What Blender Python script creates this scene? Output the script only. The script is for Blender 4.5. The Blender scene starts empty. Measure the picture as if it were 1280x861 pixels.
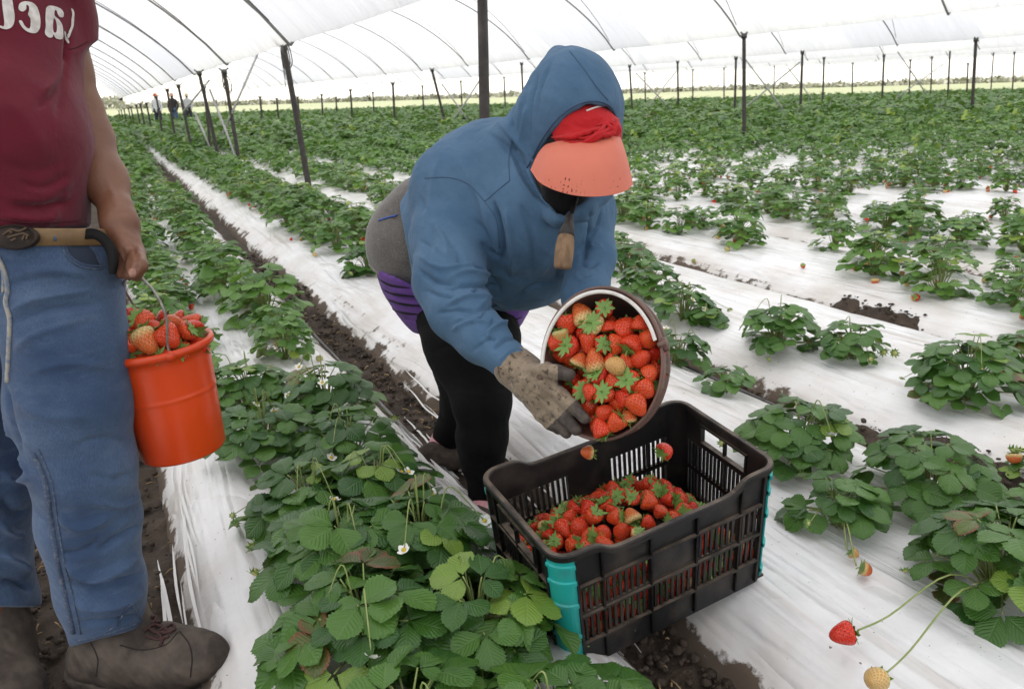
import bpy, bmesh, math, random
import numpy as np
from mathutils import Vector, Matrix, Quaternion
from mathutils.bvhtree import BVHTree

# ------------------------------------------------------------------ scene, camera, light
C = bpy.context.scene
COL = C.collection
random.seed(7)
RNG = np.random.default_rng(7)
R_ = math.radians
CAM_H, YAW, PITCH, ROLL, FOC = 1.32, R_(26.0), R_(17.4), R_(1.75), 1000.0
fw = np.array([math.sin(YAW)*math.cos(PITCH), math.cos(YAW)*math.cos(PITCH), -math.sin(PITCH)])
r0 = np.array([math.cos(YAW), -math.sin(YAW), 0.0]); u0 = np.cross(r0, fw)
rt = r0*math.cos(ROLL) - u0*math.sin(ROLL); up = u0*math.cos(ROLL) + r0*math.sin(ROLL)
EYE = np.array([0, 0, CAM_H])
cam = bpy.data.cameras.new('camera'); camo = bpy.data.objects.new('camera', cam); COL.objects.link(camo)
camo.matrix_world = Matrix(((rt[0], up[0], -fw[0], 0), (rt[1], up[1], -fw[1], 0), (rt[2], up[2], -fw[2], CAM_H), (0, 0, 0, 1)))
cam.sensor_width = 36; cam.lens = 36*FOC/1280; cam.clip_start = 0.05; cam.clip_end = 3000
cam.dof.use_dof = True; cam.dof.focus_distance = 1.95; cam.dof.aperture_fstop = 8
C.camera = camo
w = bpy.data.worlds.new('World'); C.world = w; w.use_nodes = True
nt = w.node_tree; bg = nt.nodes['Background']; bg.inputs[1].default_value = 0.15
sky = nt.nodes.new('ShaderNodeTexSky'); sky.sky_type = 'NISHITA'; sky.sun_disc = False
SUN_EL, SUN_AZ = R_(62), R_(-35)
sky.sun_elevation = SUN_EL; sky.sun_rotation = SUN_AZ; sky.air_density = 1.0; sky.dust_density = 1.0; sky.ozone_density = 1.0
ov = nt.nodes.new('ShaderNodeMix'); ov.data_type = 'RGBA'; ov.inputs[0].default_value = .55; ov.inputs[7].default_value = (5.3, 5.0, 4.65, 1)   # a veil of even cloud
nt.links.new(sky.outputs[0], ov.inputs[6]); nt.links.new(ov.outputs[2], bg.inputs[0])
sl = bpy.data.lights.new('sun', 'SUN'); sl.energy = 1.5; sl.angle = R_(14); sl.color = (1, .94, .85)
so = bpy.data.objects.new('sun', sl); COL.objects.link(so)
sd = Vector((math.sin(SUN_AZ)*math.cos(SUN_EL), math.cos(SUN_AZ)*math.cos(SUN_EL), math.sin(SUN_EL)))
so.rotation_euler = sd.to_track_quat('Z', 'Y').to_euler()
C.view_settings.view_transform = 'Standard'; C.view_settings.look = 'None'; C.view_settings.gamma = 1
C.view_settings.use_curve_mapping = False
C.view_settings.exposure = 1.38
C.render.engine = 'CYCLES'
cy = C.cycles; cy.max_bounces = 7; cy.diffuse_bounces = 4; cy.glossy_bounces = 2; cy.transmission_bounces = 3; cy.transparent_max_bounces = 4
cy.use_denoising = True; cy.sample_clamp_indirect = 6; cy.caustics_reflective = False; cy.caustics_refractive = False

# ------------------------------------------------------------------ helpers
def at(x, y, d):            # photo pixel and distance along the view axis -> world point
    return EYE + (fw + rt*((x-640)/FOC) - up*((y-430.5)/FOC))*d
def grd(x, y, z=0.0):       # photo pixel on the level z
    v = fw + rt*((x-640)/FOC) - up*((y-430.5)/FOC); t = (z-CAM_H)/v[2]; return EYE + v*t
def depth_of(p): return float((np.asarray(p)-EYE) @ fw)
def pixel_of(p):
    d = np.asarray(p)-EYE; z = d@fw
    return 640+FOC*(d@rt)/z, 430.5-FOC*(d@up)/z, z

def vnoise(x, y, seed=0):
    x = np.asarray(x, float); y = np.asarray(y, float)
    xi = np.floor(x).astype(np.int64); yi = np.floor(y).astype(np.int64); fx = x-xi; fy = y-yi
    def h(a, b):
        n = (a*374761393 + b*668265263 + seed*1274126177) & 0xffffffff
        n = ((n ^ (n >> 13))*1274126177) & 0xffffffff
        return ((n ^ (n >> 16)) & 0xffff)/65535.0
    sx = fx*fx*(3-2*fx); sy = fy*fy*(3-2*fy)
    a = h(xi, yi)*(1-sx)+h(xi+1, yi)*sx; b = h(xi, yi+1)*(1-sx)+h(xi+1, yi+1)*sx
    return a*(1-sy)+b*sy
def fbm(x, y, o=4, seed=0):
    s = 0; a = .5
    for k in range(o):
        s = s+a*(vnoise(x, y, seed+k)-.5)*2; x = x*2.03; y = y*2.03; a *= .5
    return s

def tag(o, label=None, cat=None, group=None, kind=None):
    if label: o['label'] = label
    if cat: o['category'] = cat
    if group: o['group'] = group
    if kind: o['kind'] = kind
    return o
def empty(name, loc=(0, 0, 0)):
    o = bpy.data.objects.new(name, None); COL.objects.link(o); o.location = loc; o.empty_display_size = .05; return o
def link(name, me, parent=None, mats=None):
    o = bpy.data.objects.new(name, me); COL.objects.link(o)
    if mats is not None and len(me.materials) == 0:
        for m in (mats if isinstance(mats, (list, tuple)) else [mats]): me.materials.append(m)
    if parent is not None:
        o.parent = parent
    return o
def world_child(o, parent):      # parent a mesh whose vertices are in world coordinates
    o.parent = parent; o.matrix_parent_inverse = Matrix.Translation(-Vector(parent.location)) if parent.rotation_euler[:] == (0, 0, 0) else parent.matrix_basis.inverted()
    return o
def mesh_np(name, V, F, smooth=True, uv=None, uv2=None, mi=None):
    """V n x 3, F list of equal-size faces (array m x k)"""
    V = np.asarray(V, np.float32); F = np.asarray(F, np.int32)
    me = bpy.data.meshes.new(name); m, k = F.shape
    me.vertices.add(len(V)); me.vertices.foreach_set('co', V.ravel())
    me.loops.add(m*k); me.loops.foreach_set('vertex_index', F.ravel())
    me.polygons.add(m); me.polygons.foreach_set('loop_start', np.arange(0, m*k, k, dtype=np.int32))
    me.polygons.foreach_set('loop_total', np.full(m, k, np.int32))
    if smooth: me.polygons.foreach_set('use_smooth', np.ones(m, bool))
    if mi is not None: me.polygons.foreach_set('material_index', np.asarray(mi, np.int32))
    for nm, u in (('UVMap', uv), ('rnd', uv2)):
        if u is not None:
            l = me.uv_layers.new(name=nm); l.data.foreach_set('uv', np.asarray(u, np.float32)[F.ravel()].ravel())
    me.update(calc_edges=True); me.validate(); return me
class MB:
    """collects quads/tris (tris repeated as degenerate are avoided) into one mesh"""
    def __init__(s): s.v = []; s.f = []; s.m = []; s.n = 0
    def add(s, V, F, mi=0):
        V = np.asarray(V, float).reshape(-1, 3); s.v.append(V)
        for f in F: s.f.append([int(i)+s.n for i in f]); s.m.append(mi)
        s.n += len(V); return s
    def box(s, c, h, R=None, mi=0):
        c = np.asarray(c, float); h = np.asarray(h, float)
        V = np.array([[x, y, z] for x in (-1, 1) for y in (-1, 1) for z in (-1, 1)])*h
        if R is not None: V = V@np.asarray(R).T
        return s.add(V+c, [(0, 1, 3, 2), (4, 6, 7, 5), (0, 4, 5, 1), (2, 3, 7, 6), (0, 2, 6, 4), (1, 5, 7, 3)], mi)
    def tube(s, P, r, n=8, mi=0, cap=True, flat=None):
        P = np.asarray(P, float); m = len(P); r = np.broadcast_to(np.asarray(r, float), (m,))
        T = np.gradient(P, axis=0); T /= np.linalg.norm(T, axis=1)[:, None]+1e-12
        ref = np.array([0, 0, 1.0]) if abs(T[0][2]) < .9 else np.array([1.0, 0, 0])
        a = np.cross(T[0], ref); a /= np.linalg.norm(a); V = []
        for i in range(m):
            a = a-T[i]*(a@T[i]); a /= np.linalg.norm(a)+1e-12; b = np.cross(T[i], a)
            for k in range(n):
                t = 2*math.pi*k/n; V.append(P[i]+r[i]*(math.cos(t)*a*(1 if flat is None else flat)+math.sin(t)*b))
        F = [(i*n+k, i*n+(k+1) % n, (i+1)*n+(k+1) % n, (i+1)*n+k) for i in range(m-1) for k in range(n)]
        if cap: F += [tuple(range(n))[::-1], tuple((m-1)*n+k for k in range(n))]
        return s.add(V, F, mi)
    def lathe(s, prof, n=32, M=None, mi=0, closed=False):
        prof = np.asarray(prof, float); m = len(prof)
        V = [[r*math.cos(2*math.pi*k/n), r*math.sin(2*math.pi*k/n), z] for r, z in prof for k in range(n)]
        V = np.array(V)
        if M is not None: V = V@np.asarray(M)[:3, :3].T+np.asarray(M)[:3, 3]
        F = [(i*n+k, i*n+(k+1) % n, ((i+1) % m)*n+(k+1) % n, ((i+1) % m)*n+k) for i in range(m if closed else m-1) for k in range(n)]
        return s.add(V, F, mi)
    def grid(s, G, mi=0, closed_u=False):
        G = np.asarray(G, float); a, b = G.shape[:2]
        F = [(i*b+j, i*b+j+1, (i+1)*b+j+1, (i+1)*b+j) for i in range(a-1) for j in range(b-1)]
        return s.add(G.reshape(-1, 3), F, mi)
    def mesh(s, name, smooth=True):
        me = bpy.data.meshes.new(name); me.from_pydata(np.concatenate(s.v).tolist(), [], s.f)
        if smooth: me.polygons.foreach_set('use_smooth', np.ones(len(me.polygons), bool))
        if any(s.m): me.polygons.foreach_set('material_index', np.array(s.m, np.int32))
        me.update(); return me
    def build(s, name, mats, parent=None, smooth=True):
        me = s.mesh(name, smooth); o = link(name, me, None, mats)
        if parent is not None: world_child(o, parent)
        return o
def spline(P, n=24):
    P = np.asarray(P, float); k = len(P)
    if k == 2: return P[0]+(P[1]-P[0])*np.linspace(0, 1, n)[:, None]
    Q = np.vstack([2*P[0]-P[1], P, 2*P[-1]-P[-2]]); out = []
    for t in np.linspace(0, k-1-1e-9, n):
        i = int(t); f = t-i; a, b, c, d = Q[i:i+4]
        out.append(.5*((2*b)+(-a+c)*f+(2*a-5*b+4*c-d)*f*f+(-a+3*b-3*c+d)*f**3))
    return np.array(out)

# ---- signed distance modelling for bodies and clothes
class SDF:
    def __init__(s, lo, hi, res):
        s.lo = np.asarray(lo, float); s.res = res
        s.n = np.ceil((np.asarray(hi)-s.lo)/res).astype(int)+1
        s.a = np.full(s.n, 1.0, np.float32)
        s.ax = [s.lo[i]+res*np.arange(s.n[i]) for i in range(3)]
    def win(s, lo, hi):
        i0 = np.clip(np.floor((np.asarray(lo)-s.lo)/s.res).astype(int), 0, s.n-1); i1 = np.clip(np.ceil((np.asarray(hi)-s.lo)/s.res).astype(int)+1, 1, s.n)
        sl = tuple(slice(a, b) for a, b in zip(i0, i1))
        X, Y, Z = np.meshgrid(*[s.ax[i][sl[i]] for i in range(3)], indexing='ij'); return sl, X, Y, Z
    def union(s, sl, d, k):
        a = s.a[sl]; d = d.astype(np.float32)
        h = np.maximum(k-np.abs(a-d), 0)/k; s.a[sl] = np.minimum(a, d)-h*h*k*.25
    def cap(s, p, q, r1, r2, k=.02):
        p = np.asarray(p, float); q = np.asarray(q, float); m = max(r1, r2)+k+.03
        sl, X, Y, Z = s.win(np.minimum(p, q)-m, np.maximum(p, q)+m)
        if X.size == 0: return s
        d = q-p; L = max(d@d, 1e-9); t = np.clip(((X-p[0])*d[0]+(Y-p[1])*d[1]+(Z-p[2])*d[2])/L, 0, 1)
        D = np.sqrt((X-p[0]-t*d[0])**2+(Y-p[1]-t*d[1])**2+(Z-p[2]-t*d[2])**2)-(r1+(r2-r1)*t)
        s.union(sl, D, k); return s
    def chain(s, pts, k=.02):      # pts: (x, y, d, r in pixels)
        Q = [(at(x, y, d), r*d/FOC) for x, y, d, r in pts]
        if len(Q) == 1: return s.cap(Q[0][0], Q[0][0]+1e-5, Q[0][1], Q[0][1], k)
        for (p, a), (q, b) in zip(Q[:-1], Q[1:]): s.cap(p, q, a, b, k)
        return s
    def ell(s, c, ax, k=.02):      # c world, ax 3 vectors (rows) of half axes
        c = np.asarray(c, float); ax = np.asarray(ax, float); L = np.linalg.norm(ax, axis=1); m = L.max()+k+.03
        sl, X, Y, Z = s.win(c-m, c+m)
        if X.size == 0: return s
        u = [((X-c[0])*a[0]+(Y-c[1])*a[1]+(Z-c[2])*a[2])/(l*l) for a, l in zip(ax, L)]
        k0 = np.sqrt(u[0]**2+u[1]**2+u[2]**2); k1 = np.sqrt((u[0]/L[0])**2+(u[1]/L[1])**2+(u[2]/L[2])**2)
        s.union(sl, k0*(k0-1)/np.maximum(k1, 1e-6), k); return s
    def pell(s, x, y, d, rx, ry, rz, k=.02, rot=0):   # ellipsoid facing the view, sizes in pixels
        a = math.cos(rot)*rt+math.sin(rot)*up; b = -math.sin(rot)*rt+math.cos(rot)*up
        return s.ell(at(x, y, d), [a*rx*d/FOC, b*ry*d/FOC, fw*rz*d/FOC], k)
    def all(s): return np.meshgrid(*s.ax, indexing='ij')
    def cut_plane(s, p, n, k=.004):      # keeps the side the normal points away from
        n = np.asarray(n, float); n = n/np.linalg.norm(n); X, Y, Z = s.all()
        d = ((X-p[0])*n[0]+(Y-p[1])*n[1]+(Z-p[2])*n[2]).astype(np.float32)
        h = np.maximum(k-np.abs(s.a-d), 0)/k; s.a = np.maximum(s.a, d)+h*h*k*.25; return s
    def carve(s, d, k=.006):
        d = -d.astype(np.float32); h = np.maximum(k-np.abs(s.a-d), 0)/k; s.a = np.maximum(s.a, d)+h*h*k*.25; return s
    def pix(s):
        X, Y, Z = s.all(); dx, dy, dz = X-EYE[0], Y-EYE[1], Z-EYE[2]
        d = dx*fw[0]+dy*fw[1]+dz*fw[2]
        return 640+FOC*(dx*rt[0]+dy*rt[1]+dz*rt[2])/d, 430.5-FOC*(dx*up[0]+dy*up[1]+dz*up[2])/d, d
    def surf(s):
        a = s.a; neg = a < 0; nx, ny, nz = a.shape
        cnt = np.zeros((nx-1, ny-1, nz-1), np.int8)
        for i in (0, 1):
            for j in (0, 1):
                for k in (0, 1): cnt += neg[i:nx-1+i, j:ny-1+j, k:nz-1+k]
        act = (cnt > 0) & (cnt < 8); I = np.argwhere(act); idx = np.full(act.shape, -1, np.int32); idx[act] = np.arange(len(I))
        acc = np.zeros((len(I), 3)); num = np.zeros(len(I))
        cor = {}
        for i in (0, 1):
            for j in (0, 1):
                for k in (0, 1): cor[i, j, k] = a[I[:, 0]+i, I[:, 1]+j, I[:, 2]+k]
        for p in cor:
            for ax in range(3):
                if p[ax] == 0:
                    q = list(p); q[ax] = 1; q = tuple(q); va, vb = cor[p], cor[q]; m = (va < 0) != (vb < 0)
                    t = va/(va-vb+1e-20); off = np.tile(np.array(p, float), (len(I), 1)); off[:, ax] = t
                    acc[m] += off[m]; num[m] += 1
        V = s.lo+(I+acc/np.maximum(num, 1)[:, None])*s.res
        F = []
        for ax in range(3):
            b, c = (ax+1) % 3, (ax+2) % 3
            s0 = [slice(None)]*3; s1 = [slice(None)]*3; s0[ax] = slice(0, -1); s1[ax] = slice(1, None)
            for q in (b, c): s0[q] = slice(1, -1); s1[q] = slice(1, -1)
            A = neg[tuple(s0)]; B = neg[tuple(s1)]
            for flip, msk in ((0, A & ~B), (1, ~A & B)):
                E = np.argwhere(msk)
                if len(E) == 0: continue
                E[:, b] += 1; E[:, c] += 1
                def cell(db, dc):
                    Q = E.copy(); Q[:, b] -= db; Q[:, c] -= dc; return idx[Q[:, 0], Q[:, 1], Q[:, 2]]
                quad = [cell(1, 1), cell(0, 1), cell(0, 0), cell(1, 0)]
                if flip: quad = quad[::-1]
                F.append(np.stack(quad, 1))
        F = np.concatenate(F); F = F[(F >= 0).all(1)]
        return V, F
def normals(V, F):
    n = np.cross(V[F[:, 2]]-V[F[:, 0]], V[F[:, 3]]-V[F[:, 1]]); N = np.zeros_like(V)
    for k in range(4): np.add.at(N, F[:, k], n)
    return N/(np.linalg.norm(N, axis=1)[:, None]+1e-12)
def relax(V, F, it=2, lam=.5):
    for _ in range(it):
        S = np.zeros_like(V); c = np.zeros(len(V))
        for k in range(4):
            np.add.at(S, F[:, k], V[F[:, (k+1) % 4]]); np.add.at(c, F[:, k], 1)
            np.add.at(S, F[:, k], V[F[:, (k+3) % 4]]); np.add.at(c, F[:, k], 1)
        V = V+lam*(S/np.maximum(c, 1)[:, None]-V)
    return V
class Skin:
    """meshed SDF that can be ray cast through photo pixels, creased and linked"""
    def __init__(s, sdf, it=2): 
        s.V, s.F = sdf.surf(); s.V = relax(s.V, s.F, it); s.tree()
    def tree(s): s.N = normals(s.V, s.F); s.b = BVHTree.FromPolygons(s.V.tolist(), s.F.tolist())
    def hit(s, x, y, lift=0.0):
        d = at(x, y, 1)-EYE; d = d/np.linalg.norm(d)
        p, n, i, l = s.b.ray_cast(Vector(EYE), Vector(d))
        if p is None:
            p, n, i, l = s.b.find_nearest(Vector(at(x, y, s.V.mean(0)@fw-EYE@fw)))
        return np.array(p)+np.array(n)*lift
    def line(s, pts, n=20, lift=0.0): return np.array([s.hit(x, y, lift) for x, y in spline([(a, b, 0) for a, b in pts], n)[:, :2]])
    def crease(s, pts, amp, wid, n=16, taper=True):
        P = s.line(pts, n); D = np.full(len(s.V), 9.0); T = np.zeros(len(s.V))
        box = ((s.V > P.min(0)-3*wid) & (s.V < P.max(0)+3*wid)).all(1); ii = np.where(box)[0]; W = s.V[ii]
        bd = np.full(len(ii), 9.0); bt = np.zeros(len(ii))
        for i in range(len(P)-1):
            a, d = P[i], P[i+1]-P[i]; t = np.clip(((W-a)@d)/(d@d+1e-12), 0, 1); q = np.linalg.norm(W-a-t[:, None]*d, axis=1)
            m = q < bd; bd[m] = q[m]; bt[m] = (i+t[m])/(len(P)-1)
        g = (1/(1+(bd/wid*1.1)**2)**2)*(np.clip(np.sin(math.pi*np.clip(bt, .02, .98))*1.6, 0, 1) if taper else 1)
        s.V[ii] += s.N[ii]*(amp*g)[:, None]
        return s
    def noise(s, amp, scale, seed=0, aniso=(1, 1, 1)):
        Q = s.V*np.array(aniso)/scale
        d = fbm(Q[:, 0]+Q[:, 2]*.7, Q[:, 1]-Q[:, 2]*.6+3.1, 3, seed); s.V += s.N*(amp*d)[:, None]; return s
    def build(s, name, mats, parent): 
        me = mesh_np(name, s.V, s.F); o = link(name, me, None, mats)
        if parent is not None: world_child(o, parent)
        return o

# ---- materials
def nodes(m):
    m.use_nodes = True; t = m.node_tree; return t, t.nodes['Principled BSDF'], t.nodes['Material Output']
def mth(t, op, a, b=None, c=None):
    n = t.nodes.new('ShaderNodeMath'); n.operation = op
    for i, v in enumerate((a, b, c)):
        if v is None: continue
        if isinstance(v, (int, float)): n.inputs[i].default_value = v
        else: t.links.new(v, n.inputs[i])
    return n.outputs[0]
def ramp(t, src, stops):
    n = t.nodes.new('ShaderNodeValToRGB'); t.links.new(src, n.inputs[0]); e = n.color_ramp.elements
    while len(e) < len(stops): e.new(.5)
    for x, (p, c) in zip(e, stops): x.position = p; x.color = (*c, 1) if len(c) == 3 else c
    return n.outputs[0]
def g1(v): return (v, v, v)
def noise(t, scale, detail=4, vec=None, rough=.55, dist=0):
    n = t.nodes.new('ShaderNodeTexNoise'); n.inputs['Scale'].default_value = scale; n.inputs['Detail'].default_value = detail
    n.inputs['Roughness'].default_value = rough; n.inputs['Distortion'].default_value = dist
    if vec is not None: t.links.new(vec, n.inputs['Vector'])
    return n.outputs['Fac']
def coord(t, kind='Object', scale=(1, 1, 1), rot=(0, 0, 0)):
    c = t.nodes.new('ShaderNodeTexCoord'); m = t.nodes.new('ShaderNodeMapping'); m.inputs['Scale'].default_value = scale; m.inputs['Rotation'].default_value = rot
    t.links.new(c.outputs[kind], m.inputs[0]); return m.outputs[0]
def mix(t, fac, a, b, mode='MIX'):
    n = t.nodes.new('ShaderNodeMix'); n.data_type = 'RGBA'; n.blend_type = mode
    for i, v in ((0, fac), (6, a), (7, b)):
        if isinstance(v, (int, float)): n.inputs[i].default_value = v
        elif isinstance(v, tuple): n.inputs[i].default_value = (*v, 1) if len(v) == 3 else v
        else: t.links.new(v, n.inputs[i])
    return n.outputs[2]
def bump(t, b, h, strength=.3, dist=.01, prev=None):
    n = t.nodes.new('ShaderNodeBump'); n.inputs['Strength'].default_value = strength; n.inputs['Distance'].default_value = dist
    t.links.new(h, n.inputs['Height'])
    if prev is not None: t.links.new(prev, n.inputs['Normal'])
    if b is not None: t.links.new(n.outputs[0], b.inputs['Normal'])
    return n.outputs[0]
MATS = {}
def mat(name, col, rough=.6, col2=None, nscale=8, lo=.4, hi=.65, bs=None, bstr=.3, bdist=.004, sheen=0, metal=0, spec=.5, aniso=(1, 1, 1), kind='Object'):
    if name in MATS: return MATS[name]
    m = bpy.data.materials.new(name); t, b, o = nodes(m); v = coord(t, kind, aniso)
    b.inputs['Base Color'].default_value = (*col, 1); b.inputs['Roughness'].default_value = rough; b.inputs['Metallic'].default_value = metal
    b.inputs['Specular IOR Level'].default_value = spec; b.inputs['Sheen Weight'].default_value = sheen
    if col2 is not None:
        f = ramp(t, noise(t, nscale, 5, v), [(lo, g1(0)), (hi, g1(1))]); t.links.new(mix(t, f, col, col2), b.inputs['Base Color'])
    if bs: bump(t, b, noise(t, bs, 4, v), bstr, bdist)
    MATS[name] = m; return m
# ------------------------------------------------------------------ materials of the place
def soil_mat():
    m = bpy.data.materials.new('damp_soil'); t, b, o = nodes(m); v = coord(t)
    n1 = noise(t, 6, 6, v); n2 = noise(t, 45, 5, v)
    c = mix(t, ramp(t, n1, [(.35, g1(0)), (.7, g1(1))]), (.040, .029, .021), (.085, .062, .045))
    c = mix(t, ramp(t, n2, [(.62, g1(0)), (.78, g1(1))]), c, (.16, .125, .09))
    t.links.new(c, b.inputs['Base Color']); b.inputs['Roughness'].default_value = .85; b.inputs['Specular IOR Level'].default_value = .3
    p = bump(t, None, n2, .8, .012); bump(t, b, noise(t, 160, 4, v), .6, .004, p); return m
M_SOIL = soil_mat()
def mulch_mat():
    m = bpy.data.materials.new('white_mulch_film'); t, b, o = nodes(m)
    v = coord(t); vl = coord(t, 'Object', (13, .8, 1), (0, 0, .03)); vl2 = coord(t, 'Object', (6, 1.6, 1), (0, 0, -.3))
    uv = t.nodes.new('ShaderNodeUVMap'); uv.uv_map = 'UVMap'; sx = t.nodes.new('ShaderNodeSeparateXYZ'); t.links.new(uv.outputs[0], sx.inputs[0])
    edge = mth(t, 'MULTIPLY', mth(t, 'ABSOLUTE', mth(t, 'SUBTRACT', sx.outputs[0], .5)), 2)
    # earth smeared over the film, mostly towards the furrows, streaked along the row
    d = mth(t, 'ADD', mth(t, 'MULTIPLY', noise(t, 7, 6, v, .65), .72), mth(t, 'MULTIPLY', noise(t, 1.0, 3, vl, .6), .34))
    thr = mth(t, 'ADD', d, mth(t, 'MULTIPLY', mth(t, 'POWER', edge, 9), .33))
    f = ramp(t, thr, [(.70, g1(0)), (.745, g1(1))])
    haze = ramp(t, mth(t, 'ADD', noise(t, 3.0, 5, v), mth(t, 'MULTIPLY', mth(t, 'POWER', edge, 4), .22)), [(.42, g1(0)), (.8, g1(.75))])
    streak = ramp(t, noise(t, 1.0, 4, vl, .6), [(.52, g1(0)), (.68, g1(.6))])
    c = mix(t, haze, (.78, .78, .775), (.54, .495, .44)); c = mix(t, streak, c, (.50, .45, .40)); sk = ramp(t, mth(t, 'ADD', noise(t, 75, 2, v), mth(t, 'MULTIPLY', noise(t, 2.2, 3, v), .22)), [(.835, g1(0)), (.86, g1(.85))]); f = mth(t, 'MAXIMUM', f, sk); c = mix(t, f, c, (.11, .082, .06))
    t.links.new(c, b.inputs['Base Color'])
    t.links.new(mix(t, f, g1(.29), g1(.9)), b.inputs['Roughness']); b.inputs['Specular IOR Level'].default_value = .42
    p = bump(t, None, mth(t, 'ABSOLUTE', mth(t, 'SUBTRACT', noise(t, 1.0, 2, vl, .5, .5),   .5)), .55, .045); p = bump(t, None, mth(t, 'ABSOLUTE', mth(t, 'SUBTRACT', noise(t, 1.0, 2, vl2, .5, .8), .5)), .7, .05, p); bump(t, b, noise(t, 14, 4, v), .4, .012, p)
    return m
M_MULCH = mulch_mat()
def leaf_mat(name, dark, light, young, trans=.22):
    m = bpy.data.materials.new(name); t, b, o = nodes(m)
    uv = t.nodes.new('ShaderNodeUVMap'); uv.uv_map = 'UVMap'; s = t.nodes.new('ShaderNodeSeparateXYZ'); t.links.new(uv.outputs[0], s.inputs[0])
    rn = t.nodes.new('ShaderNodeUVMap'); rn.uv_map = 'rnd'; q = t.nodes.new('ShaderNodeSeparateXYZ'); t.links.new(rn.outputs[0], q.inputs[0])
    ac = mth(t, 'ABSOLUTE', mth(t, 'SUBTRACT', s.outputs[0], .5)); ac2 = mth(t, 'MULTIPLY', ac, 2)
    ph = mth(t, 'SUBTRACT', mth(t, 'MULTIPLY', s.outputs[1], 8), mth(t, 'MULTIPLY', ac2, 3.2))
    vein = mth(t, 'ABSOLUTE', mth(t, 'SINE', mth(t, 'MULTIPLY', ph, math.pi)))           # 0 on a side vein
    vv = ramp(t, vein, [(0, g1(1)), (.22, g1(0))]); mid = ramp(t, ac2, [(0, g1(1)), (.06, g1(0))])
    vt = mth(t, 'MAXIMUM', mth(t, 'MULTIPLY', vv, .5), mid)
    oi = t.nodes.new('ShaderNodeObjectInfo')
    rr = mth(t, 'FRACT', mth(t, 'ADD', q.outputs[0], oi.outputs['Random']))
    c = mix(t, rr, dark, light); c = mix(t, ramp(t, q.outputs[1], [(.55, g1(0)), (1, g1(1))]), c, young)
    c = mix(t, mth(t, 'MULTIPLY', vt, .22), c, (.22, .34, .10))
    red = mth(t, 'MULTIPLY', ramp(t, q.outputs[1], [(.0, g1(1)), (.06, g1(0))]), ramp(t, ac2, [(.55, g1(.25)), (.95, g1(1))]))
    c = mix(t, red, c, (.22, .06, .03))
    nz = noise(t, 40, 3, coord(t)); c = mix(t, mth(t, 'MULTIPLY', nz, .25), c, (.05, .10, .03))
    t.links.new(c, b.inputs['Base Color']); b.inputs['Roughness'].default_value = .34; b.inputs['Specular IOR Level'].default_value = .5
    h = mth(t, 'MULTIPLY', mth(t, 'POWER', vein, .5), mth(t, 'MINIMUM', mth(t, 'MULTIPLY', ac2, 8), 1))
    n = bump(t, b, h, .32, .004)
    tr = t.nodes.new('ShaderNodeBsdfTranslucent'); t.links.new(mix(t, .5, c, (.20, .34, .04)), tr.inputs[0]); t.links.new(n, tr.inputs['Normal'])
    ms = t.nodes.new('ShaderNodeMixShader'); ms.inputs[0].default_value = trans
    t.links.new(b.outputs[0], ms.inputs[1]); t.links.new(tr.outputs[0], ms.inputs[2]); t.links.new(ms.outputs[0], o.inputs[0]); return m
M_LEAF = leaf_mat('strawberry_leaf', (.022, .090, .013), (.088, .205, .028), (.20, .32, .045))
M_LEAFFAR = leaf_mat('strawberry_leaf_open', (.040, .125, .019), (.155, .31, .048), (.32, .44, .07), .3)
M_STEM = mat('stem_green', (.20, .27, .07), .5, (.30, .33, .12), 30)
M_PETAL = mat('petal_white', (.82, .82, .78), .5)
M_POLLEN = mat('flower_yellow', (.62, .45, .04), .7)
M_UNRIPE = mat('unripe_green', (.42, .44, .13), .4, (.55, .50, .22), 20, bs=220, bstr=.3, bdist=.002)
def film_mat():
    m = bpy.data.materials.new('milky_polythene'); t, b, o = nodes(m); t.nodes.remove(b)
    v = coord(t, 'Object', (1, 1, 1)); 
    cx = t.nodes.new('ShaderNodeTexCoord'); s = t.nodes.new('ShaderNodeSeparateXYZ'); t.links.new(cx.outputs['Object'], s.inputs[0])
    pan = t.nodes.new('ShaderNodeTexWhiteNoise'); pan.noise_dimensions = '1D'; t.links.new(mth(t, 'FLOOR', mth(t, 'MULTIPLY', mth(t, 'ADD', s.outputs[1], mth(t, 'MULTIPLY', s.outputs[0], .12)), .2)), pan.inputs['W'])
    c = mix(t, pan.outputs[0], (.75, .755, .77), (.86, .85, .815))
    wr = noise(t, 1, 4, coord(t, 'Object', (.35, 3.2, 1)), .6, .6); c = mix(t, ramp(t, wr, [(.38, g1(0)), (.70, g1(.7))]), c, (.70, .70, .715))
    d = t.nodes.new('ShaderNodeBsdfDiffuse'); r = t.nodes.new('ShaderNodeBsdfTranslucent'); t.links.new(c, d.inputs[0]); t.links.new(c, r.inputs[0])
    n = bump(t, None, wr, .5, .08); t.links.new(n, d.inputs['Normal']); t.links.new(n, r.inputs['Normal'])
    ms = t.nodes.new('ShaderNodeMixShader'); t.links.new(mth(t, 'ADD', mth(t, 'MULTIPLY', pan.outputs[0], .08), .62), ms.inputs[0])
    t.links.new(d.outputs[0], ms.inputs[1]); t.links.new(r.outputs[0], ms.inputs[2]); t.links.new(ms.outputs[0], o.inputs[0]); return m
M_FILM = film_mat()
M_POST = mat('tarred_post', (.020, .016, .014), .7, (.038, .031, .027), 18, bs=60, bstr=.4)
M_STEEL = mat('galvanised_pipe', (.33, .33, .33), .5, (.45, .44, .42), 9, metal=.5)
M_HOOP = mat('weathered_hoop', (.22, .215, .21), .6)
M_WIRE = mat('dark_wire', (.07, .065, .06), .5)
M_GRASS = mat('pale_crop', (.27, .30, .14), .9, (.36, .35, .20), .08)

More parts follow.
